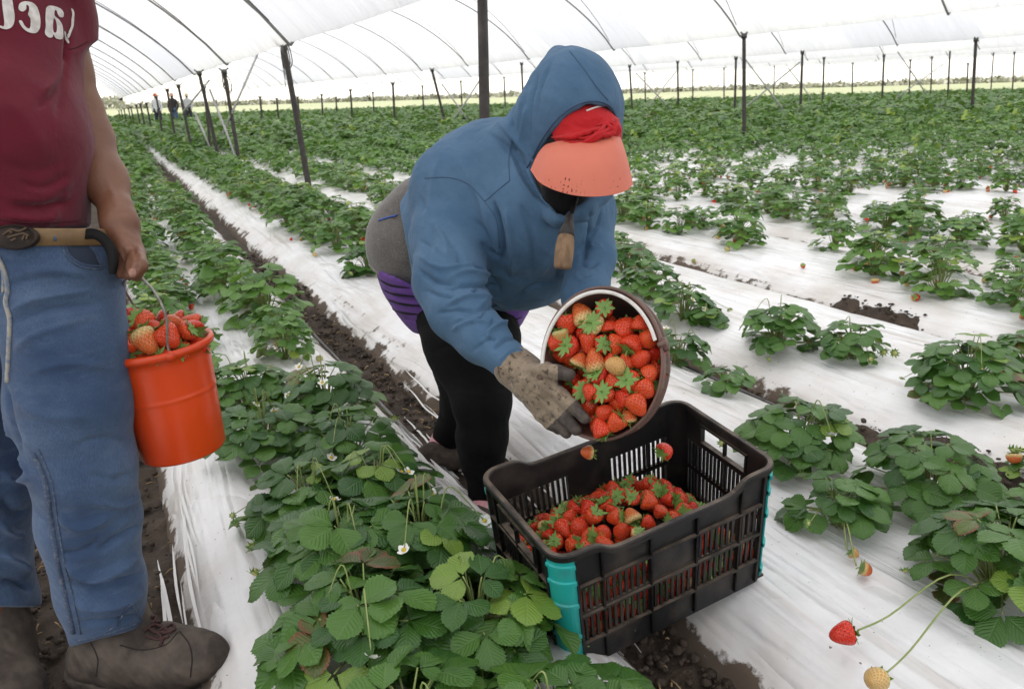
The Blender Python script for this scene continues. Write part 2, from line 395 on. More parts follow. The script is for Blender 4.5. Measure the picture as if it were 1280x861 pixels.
# ------------------------------------------------------------------ the ground: one sheet, fine near the camera
FUR = lambda j: -.28+1.33*j           # centre of furrow j; bed j lies between furrow j and j+1
def axis(a, b, step, lim, grow):
    x = list(np.arange(a, b+1e-6, step)); s = step
    while x[-1] < lim: s *= grow; x.append(x[-1]+s)
    s = step
    while x[0] > -lim*.6: s *= grow; x.insert(0, x[0]-s)
    return np.array(x)
SOIL_PATCH = [(3.84, 3.05, .15, .50, .15), (2.38, 2.35, .09, .75, .075), (2.45, 1.50, .24, .44, .16), (1.05, 5.6, .2, .5, .04), (2.45, 8.6, .25, .5, .14), (3.8, 8.5, .2, .4, .1), (2.42, 9.6, .25, .3, .13), (5.1, 4.6, .2, .3, .1)]
def soil_z(X, Y):
    z = .030*fbm(X*5, Y*5, 4, 11)+.030*np.maximum(fbm(X*17, Y*17, 3, 23), -.1)*np.exp(-np.maximum(Y-7, 0)*.3)
    far = np.exp(-np.maximum(np.hypot(X, Y)-25, 0)*.05); z = z*far
    z = np.where((X > 1.75), z*.55-.045, z)
    for px, py, rx, ry, h in SOIL_PATCH:
        z = z+h*np.exp(-(((X-px)/rx)**2+((Y-py)/ry)**2)**1.5)*(1+.3*fbm(X*14, Y*14, 3, 5))
    return z
gx = axis(-.75, 4.3, .022, 700, 1.07); gy = axis(.6, 6.5, .022, 900, 1.06)
GX, GY = np.meshgrid(gx, gy, indexing='ij'); GZ = soil_z(GX, GY)-.012
nx, ny = GX.shape; ii = np.arange(nx*ny).reshape(nx, ny)
F = np.stack([ii[:-1, :-1], ii[1:, :-1], ii[1:, 1:], ii[:-1, 1:]], -1).reshape(-1, 4)
cx_ = GX[:-1, :-1].ravel(); cy_ = GY[:-1, :-1].ravel()
FIELD_END = lambda x: np.where(x < 30, 78-.55*x, 61.5-.62*(x-30))
mi = ((cy_ > FIELD_END(cx_)+1) | (cx_ < -60) | (cx_ > 88)).astype(int)
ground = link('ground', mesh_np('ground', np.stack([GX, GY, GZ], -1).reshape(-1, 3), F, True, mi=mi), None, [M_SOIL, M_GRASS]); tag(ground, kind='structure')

# ------------------------------------------------------------------ the raised beds under white film
def bed_profile(s):                   # s in -1..1 across
    return .168*(1-np.abs(s)**4.2)-.020*np.exp(-(s/.25)**2)
def bed_z(x, y):
    j = math.floor((x+.28)/1.33); c = FUR(j)+.665
    h = bed_left(j) if x < c else bed_half(j); return float(bed_profile(np.array((x-c)/h))) if abs(x-c) < h else 0.0
def bed_half(j): return .555 if j <= 0 else .635
def bed_left(j): return bed_half(j)-(.15 if j == 0 else 0)
def make_bed(j):
    c = FUR(j)+.665; hw = bed_half(j); near = -1 <= j <= 3
    s = np.linspace(-1, 1, 57 if near else (19 if j < 10 else 9)); s = np.sign(s)*np.abs(s)**.85
    ye = float(FIELD_END(np.array(c))); y0 = .55 if near else -1.5
    ys = [y0]; st = .03 if near else .25
    while ys[-1] < ye: ys.append(ys[-1]+(st if ys[-1] < 7 else st*(ys[-1]/7)**1.6))
    ys = np.array(ys); S, Y = np.meshgrid(s, ys, indexing='ij')
    HL = (hw-(.15 if j == 0 else 0))*(1+.06*fbm(Y*1.4, Y*0+j*7.1, 3, 31)); HR = hw*(1+.06*fbm(Y*1.5, Y*0+j*3.3+50, 3, 37))
    if j == 1: HL = HL*(1-.05*np.exp(-((Y-2.6)/.7)**2))
    X = c+np.where(S < 0, HL, HR)*S
    lump = (1-np.abs(S)**6)
    Z = bed_profile(S)+lump*.012*fbm(X*3, Y*2.2, 3, 41)+lump*0.006*np.abs(fbm(X*15+.4*Y, Y*1.6, 2, 43))+.004*fbm(X*60, Y*9, 2, 47)*(np.abs(S) > .5)
    Z -= .02*(np.abs(S) > .97)
    n, m = X.shape; ii = np.arange(n*m).reshape(n, m); F = np.stack([ii[:-1, :-1], ii[1:, :-1], ii[1:, 1:], ii[:-1, 1:]], -1).reshape(-1, 4)
    uv = np.stack([(S+1)/2, Y], -1).reshape(-1, 2)
    return link('bed', mesh_np('bed', np.stack([X, Y, Z], -1).reshape(-1, 3), F, True, uv=uv), None, M_MULCH)
for j in range(-5, 60):
    if j in (-1, -2, -3): continue
    b = make_bed(j); tag(b, kind='structure')
for j in (-1, -2, -3): tag(make_bed(j), kind='structure')
# torn ribbons of film stretched along the bed edges
rb = MB(); rs = random.Random(5)
for (x0, x1, ya, yb, n) in ((.80, .99, 1.3, 3.0, 26), (-.05, .06, 1.5, 2.6, 8), (1.07, 1.16, 2.0, 3.2, 10), (2.26, 2.34, 1.9, 3.0, 8)):
    for i in range(n):
        x = rs.uniform(x0, x1); y = rs.uniform(ya, yb-.4); L = rs.uniform(.25, .8); wd = rs.uniform(.002, .006); dr = rs.uniform(-.03, .03)
        ys = np.linspace(y, y+L, 14); xs = x+dr*(ys-y)+.004*np.sin(ys*9+i)
        zs = np.maximum(soil_z(xs, ys), np.array([bed_z(a, b) for a, b in zip(xs, ys)]))+.008+.004*np.sin(ys*23+i)
        wv = wd*np.sin(np.linspace(.15, math.pi-.15, 14)); G = np.stack([np.stack([xs-wv, ys, zs], -1), np.stack([xs+wv, ys, zs+.002], -1)]); rb.grid(G)
o = rb.build('film_ribbons', mat('film_ribbon', (.66, .65, .62), .45)); tag(o, kind='stuff', label='thin torn white film ribbons along the bed edges')
# clods and straw in the furrows
def scatter_clods():
    V = []; F = []; n = 0; ico = bmesh.new(); bmesh.ops.create_icosphere(ico, subdivisions=1, radius=1); bv = np.array([v.co[:] for v in ico.verts]); bf = np.array([[v.index for v in f.verts] for f in ico.faces]); ico.free()
    g = np.random.default_rng(3)
    def put(x, y, r):
        nonlocal n
        z = float(soil_z(np.array(x), np.array(y))); q = bv*(1+.28*(g.random((len(bv), 1))-.5))*np.array([r*g.uniform(.8, 1.4), r*g.uniform(.8, 1.4), r*g.uniform(.5, .9)])
        a = g.uniform(0, 6.28); ca, sa = math.cos(a), math.sin(a); q = q@np.array([[ca, sa, 0], [-sa, ca, 0], [0, 0, 1]]); V.append(q+np.array([x, y, z+r*.25])); F.append(bf+n); n += len(bv)
    for _ in range(2600): put(1.05+g.normal(0, .085), 1.0+g.random()**1.6*6.5, .003+.013*g.random()**3)
    for _ in range(1500): put(-.24+g.normal(0, .16), .9+g.random()*3.5, .004+.012*g.random()**3)
    for px, py, rx, ry, h in SOIL_PATCH[:3]:
        for _ in range(220): put(px+g.normal(0, rx*.55), py+g.normal(0, ry*.55), .003+.009*g.random()**3)
    return link('soil_clods', mesh_np('soil_clods', np.concatenate(V), np.concatenate(F), False), None, M_SOIL)
tag(scatter_clods(), kind='stuff', label='dark crumbly soil clods lying in the furrows')
st = MB(); g = np.random.default_rng(9)
for _ in range(420):
    if g.random() < .6: x, y = -.24+g.normal(0, .18), 1+g.random()*3.2
    else: x, y = 1.05+g.normal(0, .1), 1.2+g.random()*4
    z = float(soil_z(np.array(x), np.array(y)))+.012; a = g.uniform(0, 6.28); L = g.uniform(.008, .04); d = np.array([math.cos(a), math.sin(a), g.uniform(-.2, .3)])*L
    st.tube([np.array([x, y, z])-d*.5, np.array([x, y, z+.004]), np.array([x, y, z])+d*.5], g.uniform(.0008, .0028), 4)
tag(st.build('straw_litter', mat('dry_straw', (.42, .30, .14), .8, (.22, .14, .07), 30)), kind='stuff', label='dry straw and leaf scraps scattered over the soil')
# drip hoses
for x, ya, yb, lab in ((.915, 2.3, 34, 'thin black drip hose along the furrow edge left of the woman'), (2.23, 1.9, 3.2, 'short thin black hose along the narrow soil gap behind the crate')):
    ys = np.linspace(ya, yb, 140); xs = x+.012*np.sin(ys*1.3)+.006*np.sin(ys*4.1)
    zs = np.array([max(bed_z(a, b), float(soil_z(np.array(a), np.array(b)))) for a, b in zip(xs, ys)])+.007
    o = MB().tube(np.stack([xs, ys, zs], -1), .007, 8).build('drip_hose', mat('black_hose', (.06, .06, .06), .45, (.14, .13, .12), 25)); tag(o, lab, 'hose')

# ------------------------------------------------------------------ the tunnel: posts, hoops, polythene
LINES = [(-9.3, 1.95), (2.1, 1.93), (13.3, 2.4), (24.8, 2.5), (36.6, 2.62), (48.5, 2.8), (60.5, 3.0), (72.5, 3.2)]
YR0, YR1 = -6.0, 86.0
hoop_y = np.arange(-5.6, 84, 5.15)
def roof_z(b, t, y):
    (xa, za), (xb, zb) = LINES[b], LINES[b+1]; zv = za+(zb-za)*t
    sag = np.abs(((y+5.6)/5.15) % 1-.5)*2                     # 1 on a hoop
    return zv+2.55*(1-np.abs(2*t-1)**2.1)**.9*(1-.035*(1-sag))+.02*sag
def roof_x(b, t): return LINES[b][0]+.012+(LINES[b+1][0]-LINES[b][0]-.024)*t
for b in range(len(LINES)-1):
    root = empty('polythene_tunnel', ((LINES[b][0]+LINES[b+1][0])/2, 0, 0))
    t = (1-np.cos(np.linspace(0, math.pi, 41)))/2; y = np.arange(YR0, YR1 if b < 3 else 70, .43); T, Y = np.meshgrid(t, y, indexing='ij')
    Z = roof_z(b, T, Y)+.035*fbm(T*9+b*5, Y*.9, 3, 61)*np.sin(math.pi*T)**.5+.012*fbm(T*40, Y*2.2, 2, 63)
    X = roof_x(b, T); ii = np.arange(X.size).reshape(X.shape); F = np.stack([ii[:-1, :-1], ii[1:, :-1], ii[1:, 1:], ii[:-1, 1:]], -1).reshape(-1, 4)
    world_child(link('film', mesh_np('film', np.stack([X, Y, Z], -1).reshape(-1, 3), F), None, M_FILM), root)
    for hy in hoop_y:
        if b >= 3 and hy > 70: continue
        tt = np.linspace(0, 1, 40); P = np.stack([LINES[b][0]+(LINES[b+1][0]-LINES[b][0])*tt, np.full(40, hy), roof_z(b, tt, hy)-.035], -1)
        MB().tube(P, .019, 6).build('hoop', M_HOOP, root)
        if hy < 62: tt = np.linspace(.02, .98, 24); MB().tube(np.stack([LINES[b][0]+(LINES[b+1][0]-LINES[b][0])*tt, hy+5.15*tt, roof_z(b, tt, hy+5.15*tt)+.03*0-.05], -1), .008, 5).build('rope', M_WIRE, root)
    lab = ['white polythene tunnel arching over the man at the left', 'white polythene tunnel arching behind the bending woman', 'third white polythene tunnel to the right beyond the middle posts', 'fourth white polythene tunnel further right across the field', 'fifth white polythene tunnel far across the field', 'sixth white polythene tunnel near the far field edge', 'farthest white polythene tunnel at the distant field edge'][b]
    tag(root, lab, 'tunnel roof', 'polythene tunnels over the field')
def post(base, top, r, label, group='dark posts holding up the tunnels', detail=False, cat='post'):
    base = np.asarray(base, float); top = np.asarray(top, float); root = empty('tunnel_post', tuple(base)); d = top-base
    q = np.array([base-d/np.linalg.norm(d)*.25, base, base+d*.5+np.array([.006, .004, 0]), top])
    MB().tube(spline(q, 8), np.linspace(r*1.06, r*.94, 8), 10).build('shaft', M_POST, root)
    cp = MB(); cp.tube([top-d*.02, top+np.array([0, 0, .035])], r*1.5, 10)
    for s in (-1, 1): cp.tube([top, top+np.array([s*.09, 0, .07])], r*.4, 6)
    cp.build('bracket', M_WIRE, root)
    if detail:
        wl = MB(); g = random.Random(detail)
        for k in range(7):
            a = g.uniform(0, 6.28); L = g.uniform(.18, .42); ex = np.array([math.cos(a), math.sin(a), 0])*g.uniform(.05, .16)
            wl.tube(spline([top-[0, 0, .05], top+ex*.8-[0, 0, L*.35], top+ex-[0, 0, L*.8], top+ex*.35-[0, 0, L], top+ex*.12-[0, 0, L*.5]], 22), .0075, 5)
        for k in range(3): wl.tube([top+[g.uniform(-.05, .05), g.uniform(-.05, .05), -.02], top+[g.uniform(-.12, .12), g.uniform(-.05, .05), -g.uniform(.5, .9)]], .003, 4)
        wl.tube([top-[0, 0, .10], top-[0, 0, .02]], r*1.35, 10)
        wl.build('tie_wire', M_WIRE, root)
    tag(root, label, cat, group); return root
def pixpost(tp, bp, r, label, **k):
    b = grd(*bp, 0.0); d = depth_of(b); return post(b, at(*tp, d), r, label, **k)
pixpost((602.5, -22), (609, 398), .034, 'thick near post rising right behind the bending woman')
pixpost((352, 45), (392, 268), .036, 'nearest dark post between the two people, wire loops at its top', detail=1)
pixpost((280, 90), (301, 216), .038, 'dark post second behind the wire-looped post, beside crossed pale pipes', detail=2)
pixpost((249, 92), (277, 214), .036, 'left-leaning dark post touching the roof behind the crossed pipes')
pixpost((255, 108), (265, 208), .03, 'thin upright dark post half hidden by a leaning one')
pixpost((223, 108), (243, 204), .032, 'dark leaning post to the right of the distant workers')
pixpost((209, 113), (222, 192), .034, 'dark post standing in front of the two far workers')
pixpost((195.5, 122), (206, 186), .03, 'dark post beside the far worker in the orange hat')
for k, (tp, bp) in enumerate((((183, 130), (193, 181)), ((175.5, 131), (184.5, 177)), ((170.5, 132), (178, 173)), ((163.5, 134.5), (170.5, 169)), ((160.5, 136), (166.5, 167)), ((155, 137), (160, 164)), ((151.5, 138), (156, 161)), ((148.5, 139), (152.5, 159)))):
    pixpost(tp, bp, .032, 'small dark post in the row that recedes along the left strip', group='receding posts along the left strip')
for tp, bp, lab in (((540, 88), (560, 168), 'leaning thin post left of the thick post, crossed by pale pipes'), ((491, 105), (494, 164), 'short upright post between the wire-looped post and the woman\'s back'),
    ((930, 45), (930, 190), 'large upright post right of the woman\'s hood in the green field'), ((1220, 50), (1214, 156), 'upright post near the right edge of the field'),
    ((1003, 66), (1000, 152), 'upright post just right of the large field post'), ((1105, 70), (1102, 138), 'upright post midway between the two right-hand large posts'),
    ((920, 73), (918, 152), 'thin post close behind the large field post'), ((847, 78), (848, 148), 'thin post over the crossed pipes right of the hood'), ((787, 83), (791, 150), 'thin post just right of the blue hood'),
    ((652, 80), (655, 156), 'thin post just left of the blue hood')):
    pixpost(tp, bp, .042 if bp[1] > 180 else .048, lab)
far_posts = [((438, 113), (441, 160)), ((968, 78), (967, 128)), ((1030, 73), (1028, 140)), ((1188, 55), (1184, 134)), ((866, 88), (866, 137)), ((1242, 66), (1238, 122)), ((402, 119), (404, 158)), ((420, 122), (421, 152)), ((466, 116), (468, 152)), ((528, 108), (530, 150)), ((576, 102), (578, 148)), ((630, 97), (632, 146)), ((688, 95), (690, 140)), ((806, 92), (807, 140)), ((905, 86), (905, 134)), ((1066, 80), (1065, 130)), ((1138, 76), (1136, 130)), ((1165, 72), (1163, 128)), ((1268, 66), (1265, 124)), ((325, 122), (329, 166)), ((346, 124), (349, 160)), ((372, 122), (375, 158)), ((600, 86), (603, 152)), ((1210, 80), (1208, 128)), ((760, 92), (762, 142))]
for tp, bp in far_posts: pixpost(tp, bp, .045, 'small dark far post standing in the middle of the green field', group='far small posts across the field')
def brace(a, b, r, lab):
    root = MB().tube([a, (np.array(a)+b)/2+np.array([.01, 0, .01]), b], r, 8).build('brace_pipe', M_STEEL); tag(root, lab, 'pipe', 'pale pipes bracing the posts')
def pixbrace(p, q, d, lab, r=.022): brace(at(*p, d), at(*q, d), r, lab)
pixbrace((262, 112), (300, 213), 15.4, 'pale pipe sloping down to the foot of the second post')
pixbrace((322, 68), (278, 168), 15.6, 'pale pipe sloping up right past the second post')
pixbrace((243, 140), (262, 185), 17.2, 'pale curved pipe left of the second post')
pixbrace((262, 100), (229, 140), 17.0, 'grey pipe sloping down left from the leaning post')
for a, b, d, lab in (((552, 105), (588, 156), 29, 'pale pipe sloping down right of the leaning thin post'), ((600, 100), (566, 152), 29, 'pale pipe sloping down left behind the thick post'),
    ((795, 92), (848, 147), 38, 'pale pipe sloping down right beside the hood'), ((845, 90), (797, 150), 38, 'pale pipe sloping down left beside the hood'),
    ((932, 75), (988, 150), 30, 'pale pipe sloping down right from the large field post'), ((1000, 78), (925, 140), 31, 'pale pipe sloping down left from the middle post'),
    ((1122, 65), (1168, 133), 38, 'pale pipe sloping down right of the midway post'), ((1180, 80), (1110, 130), 40, 'pale pipe sloping down left near the right edge'), ((985, 85), (1025, 138), 42, 'thin pale pipe behind the middle post')):
    pixbrace(a, b, d, lab, .03)
# ------------------------------------------------------------------ beyond the field: a wood, pale crop is the ground sheet
def far_wood():
    g = np.random.default_rng(21); V = []; F = []; n = 0
    for _ in range(14000):
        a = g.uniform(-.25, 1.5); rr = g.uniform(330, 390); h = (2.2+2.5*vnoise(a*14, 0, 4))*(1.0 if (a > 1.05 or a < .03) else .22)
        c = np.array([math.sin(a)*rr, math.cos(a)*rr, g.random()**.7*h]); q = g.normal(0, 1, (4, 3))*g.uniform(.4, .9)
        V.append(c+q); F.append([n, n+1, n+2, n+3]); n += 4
    o = link('far_wood', mesh_np('far_wood', np.concatenate(V), np.array(F), False), None, mat('hazed_foliage', (.34, .34, .25), .9, (.42, .40, .30), .05)); tag(o, 'low haze-pale line of trees far beyond the field', kind='stuff')  # distant haze is put into the foliage colour, paler than real leaves
far_wood()
# ------------------------------------------------------------------ people
def cloth(name, col, col2, rough=.85, weave=900, wr=26, wstr=.45, sheen=.06, ns=9, lo=.35, hi=.7, fleck=None):
    if name in MATS: return MATS[name]
    m = bpy.data.materials.new(name); t, b, o = nodes(m); v = coord(t)
    c = mix(t, ramp(t, noise(t, ns, 5, v), [(lo, g1(0)), (hi, g1(1))]), col, col2)
    fine = noise(t, weave, 2, v)
    c = mix(t, ramp(t, fine, [(.40, g1(.28)), (.60, g1(0))]), c, tuple(x*.55 for x in col))
    if fleck: c = mix(t, ramp(t, noise(t, fleck[0], 3, coord(t, 'Object', fleck[3])), [(fleck[2], g1(0)), (fleck[2]+.1, g1(1))]), c, fleck[1])
    t.links.new(c, b.inputs['Base Color']); b.inputs['Roughness'].default_value = rough; b.inputs['Sheen Weight'].default_value = sheen; b.inputs['Specular IOR Level'].default_value = .15
    p = bump(t, None, noise(t, wr, 3, v, .5, .4), wstr, .012); bump(t, b, fine, .25, .0015, p); MATS[name] = m; return m
M_HOOD = cloth('blue_sweatshirt', (.070, .140, .232), (.100, .180, .282), .9, 1100, 20, .45)
M_SEAM = mat('blue_seam', (.050, .100, .172), .9)
M_GREY = cloth('grey_marl', (.10, .09, .082), (.15, .138, .125), .95, 420, 22, .2, .3, fleck=(1, (.26, .245, .225), .55, (260, 260, 900)))
M_PURP = cloth('purple_cotton', (.125, .055, .24), (.16, .075, .29), .85, 1000, 30, .3)
M_LEGG = cloth('black_leggings', (.0045, .0045, .005), (.008, .008, .0085), .9, 1200, 24, .3, .0)
M_MASK = cloth('black_mask', (.007, .007, .008), (.011, .011, .012), .9, 900, 30, .2, .1)
M_SHOE = mat('muddy_shoe', (.035, .025, .019), .9, (.075, .055, .04), 30, bs=90, bstr=.6)
M_SOCK = mat('pink_sock', (.62, .24, .28), .85, (.72, .40, .42), 40)
M_BRIM = mat('salmon_brim', (.62, .165, .10), .62, (.55, .125, .075), 7, .45, .8, bs=300, bstr=.12, bdist=.002)
M_CAP = cloth('red_cap', (.55, .022, .024), (.48, .016, .02), .75, 1000, 40, .4)
M_TEE = cloth('maroon_tee', (.145, .013, .027), (.115, .011, .022), .88, 1100, 18, .35, .2)
def skin_mat(name, a, b2):
    m = bpy.data.materials.new(name); t, b, o = nodes(m); v = coord(t)
    t.links.new(mix(t, ramp(t, noise(t, 14, 5, v), [(.35, g1(0)), (.7, g1(1))]), a, b2), b.inputs['Base Color'])
    b.inputs['Roughness'].default_value = .5; b.inputs['Subsurface Weight'].default_value = .12; b.inputs['Subsurface Scale'].default_value = .01; b.inputs['Subsurface Radius'].default_value = (1, .35, .2)
    p = bump(t, None, noise(t, 60, 4, v), .25, .004); bump(t, b, noise(t, 420, 3, v), .3, .0012, p); MATS[name] = m; return m
M_SKIN = skin_mat('brown_skin', (.20, .088, .048), (.15, .062, .034))
M_SKIN2 = skin_mat('tan_skin', (.30, .15, .09), (.25, .12, .07))
M_HAIR = mat('black_hair', (.012, .010, .009), .5, bs=200, bstr=.5)
def denim_mat():
    m = bpy.data.materials.new('washed_denim'); t, b, o = nodes(m); v = coord(t)
    c = mix(t, ramp(t, noise(t, 4.5, 5, v), [(.36, g1(0)), (.70, g1(1))]), (.034, .062, .125), (.095, .148, .245))
    c = mix(t, ramp(t, noise(t, 1.0, 4, coord(t, 'Object', (10, 10, 34))), [(.54, g1(0)), (.74, g1(.22))]), c, (.20, .255, .34))
    c = mix(t, ramp(t, noise(t, 1.0, 3, coord(t, 'Object', (700, 700, 90))), [(.42, g1(.4)), (.58, g1(0))]), c, (.03, .045, .085))
    c = mix(t, ramp(t, noise(t, 7, 5, v), [(.62, g1(0)), (.8, g1(.3))]), c, (.19, .16, .12))
    t.links.new(c, b.inputs['Base Color']); b.inputs['Roughness'].default_value = .9; b.inputs['Sheen Weight'].default_value = .15; b.inputs['Specular IOR Level'].default_value = .2
    p = bump(t, None, noise(t, 1, 3, coord(t, 'Object', (18, 18, 30)), .5, .5), .35, .014); bump(t, b, noise(t, 700, 2, v), .3, .0015, p); return m
M_DENIM = denim_mat()
M_STITCH = mat('seam_stitch', (.055, .08, .135), .9, (.17, .18, .20), 150, .52, .7)
M_FLY = mat('frayed_seam', (.36, .33, .27), .9, (.16, .20, .27), 90)
M_BOOT = mat('dusty_leather', (.040, .029, .022), .8, (.115, .088, .066), 13, .38, .66, bs=70, bstr=.4, bdist=.003)
tb_, bb_, ob_ = nodes(M_BOOT); sb_ = tb_.nodes.new('ShaderNodeSeparateXYZ'); tb_.links.new(coord(tb_), sb_.inputs[0])
mud_ = ramp(tb_, mth(tb_, 'ADD', mth(tb_, 'MULTIPLY', sb_.outputs[2], -5.0), mth(tb_, 'MULTIPLY', noise(tb_, 22, 5, coord(tb_)), .9)), [(.10, g1(0)), (.32, g1(.9))])     # caked mud low on the boot
lb_ = bb_.inputs['Base Color'].links[0].from_socket; tb_.links.new(mix(tb_, mud_, lb_, (.030, .021, .015)), bb_.inputs['Base Color'])
M_SOLE = mat('dirty_rubber', (.03, .025, .021), .9, (.085, .066, .05), 24, bs=80, bstr=.6)
M_LACE = mat('brown_lace', (.055, .022, .018), .8)
M_BELT = mat('tan_belt', (.21, .125, .05), .6, (.14, .08, .035), 20)
M_BUCK = mat('dark_buckle', (.014, .009, .007), .5, (.03, .019, .013), 26, spec=.2)
M_BUCKR = mat('buckle_relief', (.09, .058, .036), .5, spec=.25)
M_BLACK = mat('black_leather', (.004, .0035, .0035), .6, spec=.2)
def poly_cut(s, poly):                # signed distance in pixels to a polygon, negative inside
    px, py, d = s.pix(); P = np.array(poly, float); q = np.full(px.shape, 1e9); ins = np.zeros(px.shape, bool)
    for a, b in zip(P, np.roll(P, -1, 0)):
        e = b-a; t = np.clip(((px-a[0])*e[0]+(py-a[1])*e[1])/(e@e), 0, 1); q = np.minimum(q, (px-a[0]-t*e[0])**2+(py-a[1]-t*e[1])**2)
        c = ((a[1] > py) != (b[1] > py)) & (px < (b[0]-a[0])*(py-a[1])/(b[1]-a[1]+1e-9)+a[0]); ins ^= c
    q = np.sqrt(q); return np.where(ins, -q, q), d
def half_cut(s, p, q, k=.006):        # cut along the photo line p->q, keeps what lies to its left when walking p->q upwards in the picture
    px, py, d = s.pix(); e = np.array(q, float)-np.array(p, float); e /= np.linalg.norm(e)
    sd = ((py-p[1])*e[0]-(px-p[0])*e[1])*d/FOC; sd = sd.astype(np.float32); h = np.maximum(k-np.abs(s.a-sd), 0)/k; s.a = np.maximum(s.a, sd)+h*h*k*.25; return s
def box_of(pts, m=.05):
    Q = np.array([at(x, y, d) for x, y, d, r in pts]); r = np.array([r*d/FOC for x, y, d, r in pts])[:, None]
    return (Q-r).min(0)-m, (Q+r).max(0)+m

# ---- the woman: bending forward over the crate
ARM_R = [(574, 246, 2.30, 58), (563, 300, 2.24, 48), (562, 352, 2.14, 43), (574, 388, 2.08, 37), (602, 422, 2.02, 30), (646, 459, 1.95, 23)]
ARM_L = [(727, 268, 2.30, 40), (738, 322, 2.24, 31), (731, 368, 2.16, 28), (724, 408, 2.10, 25)]
TORSO = [(588, 300, 2.60, 98), (628, 262, 2.40, 100), (668, 264, 2.24, 80)]
LEG_R = [(582, 392, 2.66, 64), (591, 430, 2.60, 59), (602, 500, 2.52, 36), (604, 545, 2.54, 29), (606, 610, 2.62, 19), (603, 640, 2.64, 17)]
LEG_L = [(590, 380, 2.86, 62), (590, 450, 2.84, 50), (582, 500, 2.86, 30), (564, 540, 2.95, 20), (557, 556, 2.98, 17)]
hb = SDF(*box_of(ARM_R+ARM_L+TORSO+LEG_R+LEG_L+[(715, 140, 2.1, 70)], .12), .009)
for ch, kk in ((ARM_R, .75), (ARM_L, .7), (TORSO, .82), (LEG_R, .85), (LEG_L, .85)): hb.chain([(x, y, d, r*kk) for x, y, d, r in ch], .03)
hb.chain([(668, 230, 2.22, 34), (716, 170, 2.12, 30)], .03).pell(722, 160, 2.10, 42, 50, 46, .03)
for x, y in ((712, 190), (736, 188)): hb.pell(x, y, 2.02, 5, 4, 5, .006)
hb.chain([(724, 196, 2.00, 5), (724, 206, 1.985, 6)], .012).chain([(716, 222, 2.02, 4), (734, 221, 2.02, 4)], .01)
hb.chain([(605, 640, 2.64, 11), (602, 652, 2.56, 9)], .02).chain([(556, 560, 2.98, 11), (547, 572, 2.93, 9)], .02)
hb.chain([(648, 462, 1.96, 15), (676, 490, 1.90, 9)], .02).chain([(724, 408, 2.10, 15), (724, 428, 2.05, 14)], .02)
woman = Skin(hb, 3).build('person', M_SKIN2, None)
tag(woman, 'woman in blue hoodie and red visor bending to empty a bucket into the black crate', 'person')

hd = SDF(*box_of(ARM_R+ARM_L+TORSO+[(710, 130, 2.13, 85)], .06), .0046)
hd.chain(TORSO, .05).chain([(600, 232, 2.46, 72), (622, 226, 2.38, 71)], .06).chain([(652, 302, 2.42, 86), (640, 300, 2.5, 86)], .05)
hd.chain([(574, 240, 2.32, 62), (640, 222, 2.28, 60), (700, 238, 2.25, 50), (727, 264, 2.29, 42)], .05)
# hood and its collar
hd.pell(715, 141, 2.13, 65, 72, 76, .03, -.10).chain([(698, 71, 2.16, 13), (712, 98, 2.11, 34)], .06).chain([(655, 190, 2.20, 42), (690, 170, 2.16, 52)], .05)
hd.chain([(668, 140, 2.2, 26), (652, 190, 2.18, 22), (668, 240, 2.10, 18), (700, 268, 2.03, 14), (728, 262, 2.05, 12), (755, 235, 2.12, 12)], .03)
hd.chain([(764, 165, 2.10, 12), (766, 205, 2.10, 12), (748, 240, 2.12, 14)], .025)
OPEN = [(772, 172), (769, 150), (759, 134), (735, 131), (708, 145), (684, 174), (663, 213), (676, 240), (697, 268), (712, 264), (728, 253), (764, 214)]
q, d = poly_cut(hd, OPEN); hd.carve(np.maximum(q*d/FOC, (d-2.17)), .012)
half_cut(hd, (494, 228), (519, 362)); half_cut(hd, (500, 366), (640, 391)); half_cut(hd, (633, 391), (800, 384))
hd.chain(ARM_R, .035); px, py, d = hd.pix(); sd = ((px-649)*.80+(py-458)*.60)*d/FOC; hd.a = np.where((px < 690) & (py > 425), np.maximum(hd.a, sd), hd.a).astype(np.float32); hd.chain(ARM_L, .025)
S = Skin(hd, 2)
V0 = S.V.copy()
S.noise(.006, .09, 3).noise(.0025, .035, 5)
